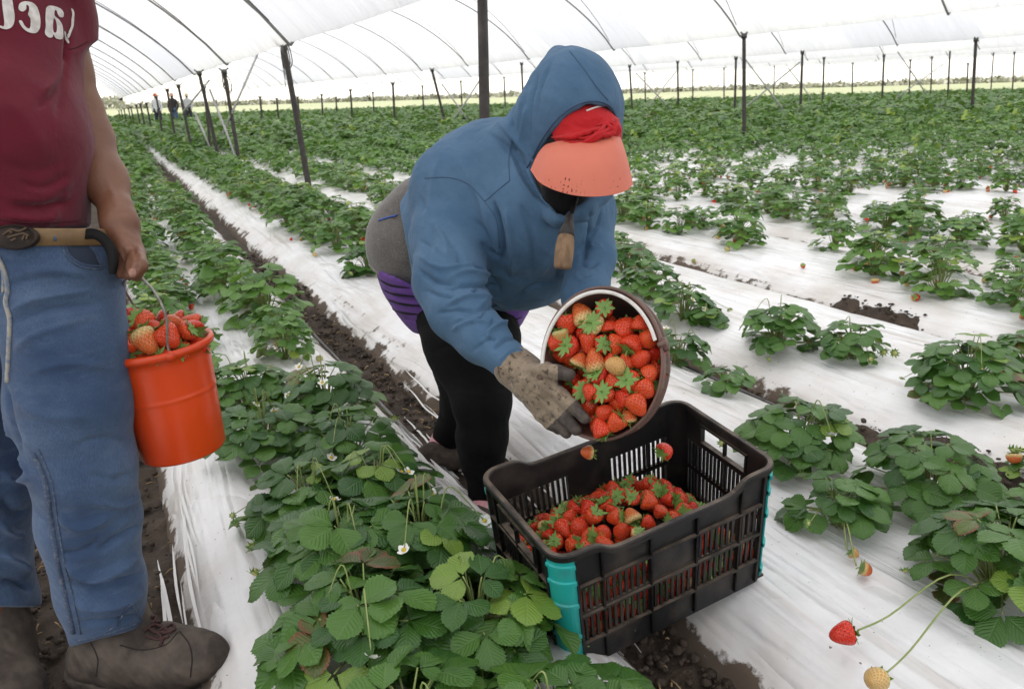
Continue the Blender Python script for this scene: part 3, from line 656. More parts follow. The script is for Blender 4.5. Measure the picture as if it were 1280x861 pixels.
for pts, a, wd in (([(548, 196), (540, 235), (530, 290)], .004, .02), ([(607, 165), (640, 190), (665, 235), (690, 262)], -.007, .014), ([(620, 150), (655, 185), (672, 225)], .007, .016), ([(640, 150), (650, 190), (662, 214)], -.006, .010),
    ([(560, 350), (585, 340), (622, 345)], .008, .013), ([(553, 362), (590, 356), (628, 360)], -.009, .010), ([(560, 378), (590, 370), (630, 374)], .007, .011), ([(575, 398), (605, 385), (635, 385)], -.007, .010), ([(590, 330), (612, 345), (628, 370)], -.008, .012), ([(520, 335), (545, 352), (575, 355)], -.006, .010), ([(522, 318), (550, 335), (590, 330)], .006, .012),
    ([(603, 420), (625, 405), (640, 408)], .006, .009), ([(615, 440), (632, 424), (648, 424)], -.006, .008), ([(622, 455), (640, 438), (655, 440)], .005, .008),
    ([(615, 250), (625, 290), (628, 335)], -.010, .014), ([(632, 260), (640, 300), (640, 350)], .007, .014), ([(650, 250), (665, 300), (665, 350)], -.004, .014), ([(700, 290), (690, 320), (672, 350)], .004, .014),
    ([(738, 260), (735, 300), (728, 330)], -.007, .010), ([(728, 300), (742, 310), (752, 305)], .006, .009), ([(724, 328), (738, 334), (750, 326)], -.006, .008), ([(718, 345), (730, 352), (745, 345)], .005, .008),
    ([(660, 130), (655, 160), (650, 185)], .004, .014), ([(672, 90), (664, 130), (664, 175)], -.004, .012), ([(700, 275), (705, 262), (690, 250)], -.003, .01), ([(520, 240), (540, 280), (536, 330)], -.004, .016), ([(575, 200), (600, 250), (610, 300)], .004, .018), ([(646, 380), (660, 360), (690, 352)], -.005, .012), ([(646, 120), (640, 160), (650, 210), (672, 250)], -.005, .008), ([(658, 110), (650, 160), (658, 205)], .005, .009), ([(632, 165), (648, 215), (676, 258)], .005, .009), ([(690, 75), (676, 110), (672, 150)], -.003, .010), ([(560, 300), (575, 320), (570, 345)], -.005, .011), ([(528, 262), (555, 300), (560, 335)], .004, .014), ([(600, 300), (618, 320), (640, 330)], -.006, .012), ([(690, 300), (700, 330), (695, 352)], -.005, .010), ([(750, 262), (745, 285), (735, 300)], -.005, .007), ([(528, 362), (560, 372), (600, 372)], -.005, .008), ([(546, 392), (575, 388), (605, 392)], -.006, .008), ([(562, 414), (590, 402), (612, 404)], .006, .008), ([(590, 440), (610, 425), (622, 425)], -.005, .007), ([(556, 386), (585, 372), (604, 352)], -.006, .006), ([(566, 402), (592, 392), (610, 370)], .006, .006), ([(584, 408), (600, 396), (612, 378)], -.006, .005), ([(600, 426), (612, 408), (618, 396)], -.005, .005), ([(608, 432), (612, 414), (620, 404)], .004, .005), ([(524, 300), (545, 312), (562, 330)], -.004, .007), ([(590, 272), (606, 290), (614, 320)], -.006, .007)):
    S.crease(pts, a*(2.6 if pts[0][0] > 600 and pts[0][1] < 290 else 1.9), wd*.85)
S.tree(); hoodie = S.build('hoodie', M_HOOD, woman)
for pts, r, lf in (([(712, 64), (728, 84), (745, 108), (760, 126)], .0016, .0002), ([(531, 223), (560, 222), (585, 230), (606, 252)], .0016, .0002), ([(606, 252), (622, 238), (637, 226)], .0016, .0002), ([(637, 226), (636, 200), (640, 175)], .0016, .0002), ([(606, 252), (620, 275), (624, 310)], .0016, .0002), ([(776, 168), (771, 148), (760, 131), (735, 127), (706, 140), (680, 170), (659, 210)], .0024, .0006)):
    MB().tube(S.line(pts, 30, lf), r, 6).build('seam', M_SEAM, hoodie)
# grey sweatshirt at the waist, purple shirt below, leggings
gs = SDF(*box_of([(530, 310, 2.72, 85), (600, 320, 2.7, 80)], .06), .0065)
gs.chain([(534, 306, 2.72, 76), (600, 318, 2.70, 74)], .03).chain([(540, 262, 2.66, 46), (560, 280, 2.64, 50)], .05); half_cut(gs, (440, 326), (522, 366)); half_cut(gs, (522, 366), (760, 372))
S = Skin(gs).noise(.004, .08, 8)
for pts, a, wd in (([(470, 300), (490, 320), (515, 330)], .005, .012), ([(480, 262), (495, 275), (512, 285)], -.004, .01), ([(463, 325), (490, 345), (515, 355)], .004, .006)): S.crease(pts, a, wd)
S.tree(); gsw = S.build('sweatshirt', M_GREY, woman)
MB().tube(S.line([(474, 276), (484, 273), (497, 269)], 12, .003), .0028, 6).build('drawstring', mat('blue_cord', (.05, .10, .42), .7), gsw)
MB().tube(S.line([(462, 331), (478, 345), (497, 357), (517, 364)], 16, .001), .003, 6).build('hem', mat('grey_hem', (.24, .225, .205), .9), gsw)
ps = SDF(*box_of([(565, 345, 2.70, 100), (600, 350, 2.68, 95)], .06), .0065)
ps.chain([(562, 325, 2.72, 92), (590, 338, 2.68, 86)], .03).chain([(560, 370, 2.72, 62), (592, 380, 2.67, 63)], .04)
px, py, d = ps.pix(); ps.a = np.where(px < 545, np.maximum(ps.a, -((py-360)-(px-522)*.49)*.9*d/FOC), ps.a).astype(np.float32); half_cut(ps, (440, 408), (520, 417)); half_cut(ps, (520, 418), (760, 418))
S = Skin(ps).noise(.004, .06, 15)
for pts in ([(473, 345), (490, 356), (520, 362)], [(478, 362), (497, 372), (525, 376)], [(484, 376), (505, 384), (530, 386)], [(500, 398), (520, 402), (545, 404)]): S.crease(pts, -.005, .006)
for pts in ([(476, 354), (495, 364), (522, 369)], [(482, 370), (502, 378), (530, 381)], [(620, 400), (635, 404), (652, 400)]): S.crease(pts, .005, .007)
S.tree(); psh = S.build('shirt', M_PURP, woman)
for pts in ([(471, 346), (482, 354), (494, 358), (512, 360)], [(477, 361), (490, 367), (505, 369), (522, 371)], [(482, 373), (495, 378), (512, 381), (530, 382)], [(488, 386), (505, 391), (528, 393)], [(618, 404), (635, 402), (653, 396)]):
    MB().tube(S.line(pts, 18, .0008), np.sin(np.linspace(.2, math.pi-.2, 18))*.0042, 6).build('stripe', M_MASK, psh)
lg = SDF(*box_of(LEG_R+LEG_L, .06), .0062)
lg.chain(LEG_R, .03).chain(LEG_L, .03).chain([(600, 545, 2.58, 30), (602, 575, 2.60, 27)], .03)
S = Skin(lg).noise(.003, .05, 19)
for pts, a, wd in (([(570, 470), (600, 480), (635, 472)], -.005, .01), ([(568, 486), (600, 494), (634, 488)], .005, .01), ([(540, 440), (570, 430), (610, 432)], -.004, .012), ([(580, 560), (605, 568), (630, 558)], .004, .008), ([(585, 590), (605, 597), (628, 590)], -.004, .007)): S.crease(pts, a, wd)
S.build('leggings', M_LEGG, woman)
def shoe(pts, sock, nm=0):
    s = SDF(*box_of(pts, .05), .004); s.chain(pts, .03); lowz = min(at(x, y, d)[2]-r*d/FOC for x, y, d, r in pts)+.018; s.cut_plane((0, 0, lowz), (0, 0, -1), .006)
    Skin(s).noise(.003, .02, 3+nm).build('shoe', M_SHOE, woman)
    k = SDF(*box_of(sock, .04), .004); k.chain(sock, .01); Skin(k).build('sock', M_SOCK, woman)
shoe([(588, 566, 2.97, 18), (560, 570, 2.97, 19), (542, 571, 2.93, 17), (528, 573, 2.90, 13)], [(557, 549, 2.98, 18), (553, 559, 2.96, 18)])
shoe([(606, 646, 2.66, 19), (603, 652, 2.60, 21), (594, 656, 2.54, 20), (588, 660, 2.48, 16)], [(606, 629, 2.62, 19), (603, 640, 2.60, 19)], 4)
# balaclava, cap with knotted cloth, long brim
bs = SDF(*box_of([(718, 175, 2.08, 90)], .05), .0055); bs.pell(722, 172, 2.09, 47, 60, 50, .02).chain([(712, 214, 2.05, 34), (706, 240, 2.06, 30)], .03)
bs.chain([(726, 206, 1.975, 7), (726, 216, 1.97, 9)], .03)
Skin(bs).noise(.003, .03, 2).build('face_mask', M_MASK, woman)
cp = SDF(*box_of([(732, 160, 2.05, 70)], .05), .0048); cp.pell(729, 166, 2.065, 49, 38, 44, .01, -.15).chain([(694, 178, 2.04, 7), (715, 179, 1.985, 9), (742, 174, 1.97, 9), (770, 162, 2.0, 8)], .02)
S = Skin(cp).noise(.0025, .03, 6)
for pts, a, wd in (([(705, 150), (730, 160), (765, 152)], -.003, .006), ([(700, 165), (725, 172), (760, 158)], .003, .006), ([(712, 143), (735, 150), (766, 143)], .002, .006)): S.crease(pts, a, wd)
S.tree(); cap = S.build('cap', M_CAP, woman)
kn = MB()
for pts, r in (([(692, 172), (712, 173), (735, 168), (752, 161)], 3.2), ([(712, 178), (730, 178), (748, 169), (760, 162)], 3.6), ([(722, 181), (740, 176), (755, 166), (768, 158)], 3.4), ([(742, 166), (752, 170), (764, 166), (769, 156)], 4.0), ([(746, 160), (757, 158), (766, 164), (771, 150)], 3.2), ([(718, 172), (738, 172), (750, 164), (760, 156), (770, 160)], 2.6)):
    P = S.line(pts, 22, .006); kn.tube(P, np.sin(np.linspace(.25, math.pi-.25, 22))*r*1.98/FOC, 8)
kn.build('knotted_cloth', M_CAP, cap)
MB().tube(S.line([(733, 139), (748, 134), (764, 134)], 10, .001), .0025, 6).build('elastic', mat('white_elastic', (.7, .66, .62), .7), cap)
inn = spline([(683, 181, 2.02), (700, 177, 1.985), (722, 176, 1.965), (745, 174, 1.96), (765, 170, 1.985), (775, 172, 2.02)], 33)
out = spline([(663.5, 213, 2.01), (676, 229, 1.955), (700, 240, 1.91), (728, 245.5, 1.885), (757, 245, 1.885), (780, 239.5, 1.91), (791, 231, 1.945)], 33)
n = 14; G = np.zeros((33, n, 3))
for i in range(33):
    a, b = at(*inn[i]), at(*out[i])
    for k in range(n):
        u = k/(n-1); G[i, k] = a*(1-u)+b*u-fw*.022*math.sin(math.pi*u)*math.sin(math.pi*i/32)**.5+up*.010*math.sin(math.pi*u)
Nn = np.cross(np.gradient(G, axis=0).reshape(-1, 3), np.gradient(G, axis=1).reshape(-1, 3)); Nn /= np.linalg.norm(Nn, axis=1)[:, None]; Nn = Nn.reshape(G.shape)
mb = MB(); A = G+Nn*.0014; B = G-Nn*.0014; mb.grid(A); mb.grid(B[:, ::-1])
mb.grid(np.stack([A[:, -1], B[:, -1]], 1)[:, ::-1]); mb.grid(np.stack([A[0], B[0]], 1)); mb.grid(np.stack([A[-1], B[-1]], 1)[:, ::-1])
brim = mb.build('brim', M_BRIM, cap)
sc = MB(); rs = random.Random(4)
for _ in range(40):
    i = min(26, max(5, int(rs.gauss(13, 2.4) if rs.random() < .75 else rs.uniform(6, 26)))); k = rs.choice((10, 11, 11, 12, 12)); p = .5*(A[i, k]+A[i+1, k])+(A[i, k+1]-A[i, k])*rs.random(); nn = Nn[i, k]
    if nn@(EYE-p) < 0: p = p-nn*.0028; nn = -nn
    L = rs.uniform(.001, .0045); q = rt*rs.uniform(-1, 1)+up*rs.uniform(-1, 1); q /= np.linalg.norm(q); w2 = np.cross(nn, q)*L*rs.uniform(.2, .6)
    p = p+nn*.0006; sc.add([p-q*L, p+w2, p+q*L, p-w2], [(0, 1, 2, 3)])
sc.build('scuff', mat('brim_scuff', (.16, .04, .035), .9), brim, False)
# gloves
M_GLOVE = cloth('muddy_glove', (.30, .235, .165), (.20, .155, .11), .95, 600, 60, .6, .2, 30, .4, .62, fleck=(1, (.085, .062, .045), .56, (70, 70, 70)))
M_GTIP = mat('dark_fingertip', (.050, .040, .035), .85, (.095, .075, .06), 60, bs=160, bstr=.4)
GF = {'thumb': [(668, 468, 1.885, 10.5), (682, 463, 1.86, 10), (697, 465, 1.835, 9), (712, 468, 1.815, 8)],
      'index': [(690, 484, 1.86, 10.5), (702, 496, 1.835, 9), (716, 508, 1.81, 8.2), (731, 523, 1.79, 7.4)],
      'middle': [(682, 496, 1.868, 10.5), (694, 510, 1.85, 9.2), (707, 522, 1.828, 8.3), (720, 537, 1.81, 7.4)],
      'ring': [(673, 503, 1.885, 10), (684, 517, 1.872, 9), (697, 530, 1.855, 8), (708, 541, 1.84, 7)],
      'little': [(665, 504, 1.90, 9), (676, 518, 1.89, 8), (688, 529, 1.878, 7.2), (698, 537, 1.87, 6.4)]}
gl = SDF(*box_of([p for f in GF.values() for p in f]+[(640, 455, 1.95, 30)], .04), .0028)
gl.chain([(644, 459, 1.955, 27), (655, 468, 1.94, 25), (668, 478, 1.905, 24), (682, 489, 1.875, 20)], .012).chain([(660, 484, 1.915, 19), (674, 497, 1.89, 18)], .012)
for f in GF.values(): gl.chain(f, .009)
half_cut(gl, (664, 436), (632, 482)) if False else None
px, py, d = gl.pix(); gl.a = np.maximum(gl.a, ((646-px)*.80+(py-455)*-.0-((py-455)*-.55)-2).astype(np.float32)*1.94/FOC*-1*-1) if False else gl.a
S = Skin(gl, 1).noise(.0022, .018, 5)
for pts, a, wd in (([(650, 452), (660, 462), (668, 478)], -.003, .006), ([(672, 466), (684, 476), (692, 486)], -.0035, .006), ([(660, 470), (675, 482), (690, 494)], .003, .006), ([(664, 490), (678, 500), (690, 512)], -.003, .005), ([(646, 470), (660, 480), (668, 494)], .003, .005)): S.crease(pts, a, wd)
S.tree(); GLOVE_B = S.b; pxx, pyy, dd = (640+FOC*((S.V-EYE)@rt)/((S.V-EYE)@fw), 430.5-FOC*((S.V-EYE)@up)/((S.V-EYE)@fw), None)
fc = S.F; fx, fy = pxx[fc].mean(1), pyy[fc].mean(1); tipm = ((fx-690)*.7+(fy-500)*.72 > 21) | ((fx > 697) & (fy < 482))
me = mesh_np('glove', S.V, S.F, mi=tipm.astype(int)); world_child(link('glove', me, None, [M_GLOVE, M_GTIP]), woman)
g2 = SDF(*box_of([(722, 415, 2.04, 70)], .04), .0045); g2.chain([(724, 410, 2.09, 23), (724, 418, 2.07, 24), (726, 432, 2.04, 22)], .015)
for i in range(4): g2.chain([(714+i*8, 430, 2.035-.004*i, 9), (717+i*8, 444, 2.02, 8.5), (721+i*8, 456, 2.015, 8)], .008)
g2.chain([(732, 410, 2.05, 9), (746, 418, 2.03, 8), (754, 428, 2.02, 7)], .01)
Skin(g2, 1).build('glove', M_GLOVE, woman)
# wooden handle hanging from her neck
kr = empty('hanging_handle', tuple(at(707, 316, 1.98))); tag(kr, 'worn wooden tool handle hanging from the woman\'s neck on a dark cord', 'tool')
P = spline([at(712, 277, 1.985), at(710, 290, 1.975), at(707, 312, 1.968), at(703.5, 336, 1.964)], 4)
hp = [at(708.5, 290, 1.975), at(707.5, 297, 1.97), at(706, 308, 1.968), at(704.5, 322, 1.966), at(703.3, 333, 1.964), at(703, 336, 1.964)]
MB().tube(hp, [.017, .0205, .0235, .0235, .022, .019], 18).build('handle', mat('worn_wood', (.26, .16, .085), .75, (.15, .09, .05), 1, bs=1.0, bstr=.5, aniso=(90, 90, 14)), kr)
MB().tube([at(712.5, 268, 1.99), at(711, 278, 1.985), at(709, 288, 1.977), at(707.8, 296, 1.972)], [.009, .012, .0185, .0215], 16).build('ferrule', mat('dark_ferrule', (.02, .018, .016), .6, (.05, .045, .04), 60, bs=140, bstr=.5), kr)
MB().tube(spline([at(722, 240, 2.03), at(719, 254, 2.0), at(713, 270, 1.988)], 10), .006, 8).build('cord', M_BLACK, kr)

# ---- the man at the left
M_SH = [(-15, -60, 1.66, 96), (-14, 60, 1.64, 102), (-10, 175, 1.60, 109), (-4, 262, 1.63, 104)]
M_ARM = [(60, -50, 1.63, 50), (80, 20, 1.69, 25), (88, 90, 1.71, 23), (102, 138, 1.72, 22.5), (114, 172, 1.72, 23.5), (131, 226, 1.69, 25), (146, 263, 1.66, 19.5)]
M_ARM2 = [(-100, -50, 1.66, 50), (-130, 80, 1.72, 30), (-140, 190, 1.70, 28), (-120, 280, 1.62, 21)]
J_L = [(63.5, 345, 1.66, 83.5), (83.5, 430, 1.665, 67.5), (87.5, 500, 1.68, 69.5), (103.5, 580, 1.72, 58.5), (111.5, 650, 1.78, 56.5), (125.5, 735, 1.85, 49.5), (135.5, 800, 1.89, 41.5)]
J_R = [(-30, 350, 1.69, 92), (-58, 470, 1.74, 70), (-34, 590, 1.83, 73), (-42, 680, 1.88, 69), (-20, 760, 1.93, 62)]
FG = {'index': [(163, 299, 1.630, 12), (171, 316, 1.615, 10.5), (175.5, 332, 1.505, 9.2), (170, 345, 1.622, 7.6)],
      'thumb': [(150, 288, 1.620, 11), (158, 310, 1.602, 9.6), (164, 328, 1.600, 8.6), (166.5, 342, 1.494, 6.8)],
      'middle': [(155, 300, 1.655, 11.5), (166, 318, 1.645, 10), (168, 334, 1.640, 9), (161, 344, 1.638, 7.6)],
      'ring': [(150, 300, 1.670, 11), (157, 320, 1.665, 9.5), (158, 334, 1.660, 8.4), (152, 343, 1.650, 7.2)],
      'little': [(145, 298, 1.685, 9.5), (150, 316, 1.682, 8.4), (150, 329, 1.675, 7.4), (146, 337, 1.665, 6.5)]}
mbd = SDF(*box_of(M_SH+M_ARM+M_ARM2+J_L+J_R+[(-15, -330, 1.66, 90), (175, 340, 1.5, 20), (200, 830, 1.9, 30)], .08), .0052)
mbd.chain([(x, y, d, r*.85) for x, y, d, r in M_SH], .04).chain(M_ARM[:1]+M_ARM[1:], .03).chain(M_ARM2, .03)
mbd.chain([(x, y, d, r*.66) for x, y, d, r in J_L], .03).chain([(x, y, d, r*.55) for x, y, d, r in J_R], .03)
mbd.chain([(-15, -110, 1.66, 40), (-14, -170, 1.64, 38)], .04).pell(-12, -225, 1.63, 50, 68, 60, .02).chain([(-8, -225, 1.54, 7), (-7, -205, 1.525, 9)], .012)
for x in (-62, 38): mbd.pell(x, -220, 1.63, 7, 17, 10, .008)
for x in (-30, 12): mbd.pell(x, -238, 1.555, 10, 6, 6, .01)
mbd.chain([(-22, -180, 1.545, 6), (6, -180, 1.545, 6)], .008)
mbd.chain([(146, 262, 1.65, 20), (150, 280, 1.64, 22), (156, 298, 1.64, 19)], .012).chain([(143, 276, 1.66, 17), (148, 298, 1.67, 15)], .015)
for f in FG.values(): mbd.chain(f, .006)
mbd.chain([(-120, 280, 1.62, 21), (-112, 310, 1.58, 22), (-108, 345, 1.56, 14)], .012)
mbd.chain([(140, 800, 1.89, 26), (200, 824, 1.9, 20)], .02).chain([(-20, 760, 1.95, 22), (0, 835, 1.95, 18)], .02)
S = Skin(mbd, 2)
for pts, a, wd in (([(162, 300), (168, 314), (171, 330), (171, 344)], -.006, .0035), ([(152, 310), (156, 322), (157, 336)], -.005, .003), ([(135, 268), (150, 266), (163, 264)], -.0022, .005), ([(170, 318), (177, 320)], -.002, .003), ([(168, 312), (174, 312), (178, 314)], .002, .003), ([(150, 290), (160, 292), (170, 300)], .0025, .006), ([(135, 225), (142, 245), (148, 262)], .003, .008)): S.crease(pts, a, wd)
S.tree(); man = S.build('person', M_SKIN, None); tag(man, 'man in maroon t-shirt and blue jeans carrying an orange bucket', 'person')
nail = MB(); c = S.hit(165.5, 341.5, .0004); V = []
for i in range(7):
    for k in range(7):
        a, b = (i-3)/3*4.4, (k-3)/3*4.8; V.append(S.hit(165.8+a*math.sqrt(max(0, 1-(b/6.2)**2)), 341+b, .0008))
nail.grid(np.array(V).reshape(7, 7, 3)); nail.build('thumbnail', mat('nail', (.30, .15, .105), .4), man)
hs = SDF(*box_of([(-12, -240, 1.63, 90)], .05), .006); hs.pell(-12, -248, 1.645, 56, 60, 66, .02); Skin(hs).noise(.006, .03).build('hair', M_HAIR, man)
ts = SDF(*box_of(M_SH+[(90, 60, 1.6, 40), (-140, 60, 1.7, 45)], .06), .006)
ts.chain([(30, -75, 1.65, 62), (62, -40, 1.67, 46), (80, 14, 1.69, 33), (92, 60, 1.70, 30)], .03).chain([(-60, -75, 1.65, 62), (-100, -40, 1.67, 50), (-128, 50, 1.71, 38)], .03)
px, py, d = ts.pix(); dn = ((px-99)*.42+(py-62.5)*.907); ts.a = np.where(px > 40, np.maximum(ts.a, dn*1.7/FOC), ts.a).astype(np.float32)
ts.chain(M_SH, .035).chain([(-15, -88, 1.66, 80), (30, -75, 1.65, 62)], .03)
pA, pB = at(82, 20, 1.6), at(100, 100, 1.6)
half_cut(ts, (-150, 276), (30, 285)); half_cut(ts, (30, 285), (130, 284))
S = Skin(ts, 2).noise(.005, .12, 12)
for pts, a, wd in (([(0, 268), (40, 274), (80, 270)], .006, .010), ([(10, 256), (50, 260), (92, 250)], -.006, .010), ([(30, 240), (65, 240), (94, 225)], .004, .012), ([(84, 65), (80, 110), (70, 150)], -.004, .014), ([(87, 40), (85, 62), (84, 80)], -.012, .008), ([(0, 200), (40, 215), (90, 200)], -.003, .02), ([(86, 60), (96, 66), (110, 58)], .002, .006), ([(55, 285), (70, 262), (88, 240)], .004, .010), ([(20, 225), (55, 235), (90, 215)], -.004, .010), ([(5, 245), (45, 250), (80, 243)], .004, .009), ([(84, 75), (72, 100), (50, 120)], .004, .010), ([(84, 85), (66, 118), (40, 140)], -.004, .010), ([(-5, 120), (30, 150), (60, 200)], .003, .03)): S.crease(pts, a*1.6, wd*.9)
S.tree(); tee = S.build('t_shirt', M_TEE, man)
for pts in ([(86, 62), (97, 59), (110, 52)], [(0, 274), (40, 279), (98, 276)]): MB().tube(S.line(pts, 24, .0001), .0014, 5).build('hem_seam', mat('maroon_seam', (.07, .007, .013), .9), tee)
# the white lettering (it reads mirrored in the photo)
M_PRINT = mat('cream_print', (.66, .63, .59), .8, (.50, .46, .43), 60)
def letter(outline, holes=()):
    me = bmesh.new(); loops = [outline]+list(holes)
    for lp in loops:
        P = spline([(x, y, 0) for x, y in lp]+[(*lp[0], 0)], len(lp)*4+1)[:-1]; vs = [me.verts.new((p[0], p[1], 0)) for p in P]
        for a, b in zip(vs, vs[1:]+vs[:1]): me.edges.new((a, b))
    bmesh.ops.triangle_fill(me, edges=me.edges[:], use_beauty=True, use_dissolve=False)
    bmesh.ops.subdivide_edges(me, edges=[e for e in me.edges if e.calc_length() > 4], cuts=1); bmesh.ops.triangulate(me, faces=me.faces[:])
    for _ in range(2):
        bmesh.ops.subdivide_edges(me, edges=[e for e in me.edges if e.calc_length() > 3.5], cuts=1, use_grid_fill=False); bmesh.ops.triangulate(me, faces=me.faces[:])
    me.verts.index_update(); V = [S.hit(v.co.x, v.co.y, .0016) for v in me.verts]; F = [[v.index for v in f.verts] for f in me.faces]; me.free(); return V, F
z = 128/1280.
def zz(L): return [(x*.1016, y*.1016) for x, y in L]
lt = MB()
for outl in (zz([(20, -30), (130, -30), (165, 120), (178, 240), (150, 330), (85, 368), (20, 358), (-25, 330), (10, 325), (45, 330), (48, 250), (30, 110)]),
    zz([(222, 105), (240, 50), (300, 25), (380, 35), (440, 80), (475, 160), (492, 260), (485, 350), (450, 405), (400, 415), (330, 395), (270, 345), (230, 275), (240, 258), (268, 268), (300, 325), (345, 360), (368, 335), (370, 240), (340, 185), (352, 140), (350, 85), (320, 70), (318, 120), (275, 150), (235, 135)]),
    zz([(560, 110), (590, 80), (660, 82), (740, 115), (775, 165), (770, 215), (730, 215), (705, 185), (690, 140), (668, 135), (665, 200), (720, 250), (760, 320), (770, 420), (765, 475), (730, 490), (680, 475), (650, 430), (640, 460), (600, 470), (560, 440), (545, 405), (556, 330), (552, 220)]),
    zz([(868, 108), (890, 120), (908, 165), (904, 260), (896, 330), (872, 400), (845, 480), (825, 440), (845, 380), (868, 320), (872, 240), (882, 180)]), zz([(782, 390), (800, 400), (815, 450), (845, 505), (845, 545), (810, 505), (790, 460)])):
    V, F = letter(outl, [zz([(655, 225), (680, 260), (692, 330), (688, 395), (665, 410), (648, 385), (645, 300)])] if outl[0][0] > 56 and outl[0][0] < 58 else ())
    lt.add(V, F)
lt.build('lettering', M_PRINT, tee)
js = SDF(*box_of(J_L+J_R, .06), .006)
js.chain(J_L, .03).chain(J_R, .03).chain([(-30, 300, 1.66, 88), (30, 300, 1.65, 84), (62, 310, 1.655, 84)], .03)
half_cut(js, (150, 293), (20, 296)) if False else None
px, py, d = js.pix(); js.a = np.maximum(js.a, (((298-py)-(px-30)*.02)*d/FOC).astype(np.float32))
lcut = ((py-(806-(px-98)*.30))*d/FOC); rcut = (py-757)*d/FOC
js.a = np.maximum(js.a, np.where(px > 62-(py-600)*.0, np.where(py > 700, lcut, -1), np.where(py > 700, rcut, -1)).astype(np.float32))
S = Skin(js, 2).noise(.006, .13, 22)
for pts, a, wd in (([(10, 390), (50, 372), (120, 362)], .008, .010), ([(12, 405), (60, 388), (130, 380)], -.007, .010), ([(15, 440), (50, 415), (110, 400)], .006, .012), ([(30, 340), (70, 338), (110, 345)], .005, .010), ([(10, 358), (40, 350), (80, 352)], -.005, .009),
    ([(20, 500), (60, 520), (120, 520)], .005, .018), ([(80, 700), (120, 720), (178, 690)], .010, .014), ([(85, 725), (125, 735), (182, 715)], -.010, .012), ([(92, 752), (130, 758), (182, 742)], .009, .012), ([(98, 778), (140, 775), (184, 765)], -.008, .010), ([(120, 690), (150, 672), (178, 655)], -.008, .014), ([(70, 640), (100, 660), (150, 640)], .005, .018), ([(110, 590), (140, 600), (170, 590)], -.004, .014),
    ([(0, 590), (20, 600), (40, 596)], .008, .012), ([(0, 620), (15, 640), (35, 640)], -.008, .012), ([(0, 690), (20, 700), (38, 715)], .010, .012), ([(0, 725), (20, 728), (42, 738)], -.008, .010), ([(20, 425), (60, 408), (120, 404)], -.005, .009), ([(30, 470), (80, 455), (150, 460)], .004, .012), ([(90, 560), (130, 548), (168, 556)], -.004, .012), ([(110, 625), (150, 632), (176, 618)], .005, .011), ([(76, 690), (100, 690), (130, 672)], -.005, .010), ([(8, 480), (14, 520), (28, 570)], -.006, .012), ([(2, 520), (20, 560), (40, 600)], .005, .012), ([(-4, 650), (15, 665), (30, 668)], .007, .012)): S.crease(pts, a*(2.4 if pts[0][1] > 560 else 1.6), wd*.9)
S.tree(); jeans = S.build('jeans', M_DENIM, man)
for pts, r in (([(42, 566), (56, 600), (64, 650), (72, 700), (82, 745), (92, 790)], .0060), ([(48, 560), (64, 600), (72, 650), (80, 700), (91, 745), (101, 792)], .0022),
    ([(99, 808), (125, 803), (155, 793), (184, 782)], .0019), ([(97, 800), (124, 795), (154, 785), (184, 774)], .0019), ([(81, 303), (86, 318), (98, 328), (112, 332), (128, 333)], .0016), ([(78, 304), (83, 321), (97, 332), (112, 336), (128, 337)], .0016), ([(112, 298), (118, 314), (126, 332)], .0016)):
    MB().tube(S.line(pts, 40, .0004), r, 6).build('seam', M_STITCH, jeans)
pk = MB(); n = 8; a = [(83, 304), (87, 316), (98, 326), (112, 330), (124, 331)]; b = [(86, 303), (92, 303), (100, 303), (108, 305), (120, 320)]
A = S.line(a, 14, .0010); B = S.line(b, 14, .0010); pk.grid(np.stack([A*(1-u)+B*u+(-fw)*.003*math.sin(math.pi*u) for u in np.linspace(0, 1, n)], 0)); pk.build('pocket', mat('pocket_denim', (.022, .032, .055), .9), jeans)
fl = MB(); fl.tube(S.line([(-2, 322), (6, 340), (10, 362), (8, 378), (13, 400), (12, 440), (10, 478)], 40, .002), .0045, 8); fl.tube(S.line([(1, 326), (5, 345), (5, 365)], 16, .003), .003, 6); fl.build('fly_seam', M_FLY, jeans)
lp = MB(); lp.tube(S.line([(66, 285), (67, 293), (69, 303)], 8, .009), .0085, 8, flat=.35); lp.build('belt_loop', M_DENIM, jeans)
# belt, buckle, loose end
top = [S.hit(x, 303, .0)*0+at(x, 285+max(0, x-60)*.03, depth_of(S.hit(x, 304))) for x in range(-60, 141, 8)]; P = np.array([S.hit(x, 306.5-.004*(x-40), 0) for x in range(-60, 141, 8)])
P = P+np.array([0, 0, 1])*.016; bb = MB(); G = []
for p, x in zip(P, range(-60, 141, 8)):
    rr = p-np.array([*at(0, 300, 1.75)[:2], p[2]]); rr = -fw*np.array([1, 1, 0]) if True else rr; rr = rr/np.linalg.norm(rr)+rt*(x-20)/110; rr /= np.linalg.norm(rr)
    p = p+rr*.004; G.append([p-np.array([0, 0, .017]), p+rr*.004-np.array([0, 0, .015]), p+rr*.004+np.array([0, 0, .015]), p+np.array([0, 0, .017])])
belt = bb.grid(np.array(G)).build('belt', M_BELT, man)
bc = at(20, 297, depth_of(S.hit(20, 306))-.012); ax = -fw*.98+up*.1; M4 = np.eye(4); zax = -fw; xax = rt; yax = up; M4[:3, 0] = xax*.046; M4[:3, 1] = yax*.0235; M4[:3, 2] = zax; M4[:3, 3] = bc
buck = MB().lathe([(.01, .010), (.6, .0095), (.84, .007), (.86, .009), (.95, .0105), (1.0, .007), (1.0, 0), (.9, -.006), (.05, -.008)], 44, M4).build('buckle', M_BUCK, belt)
rl = MB(); 
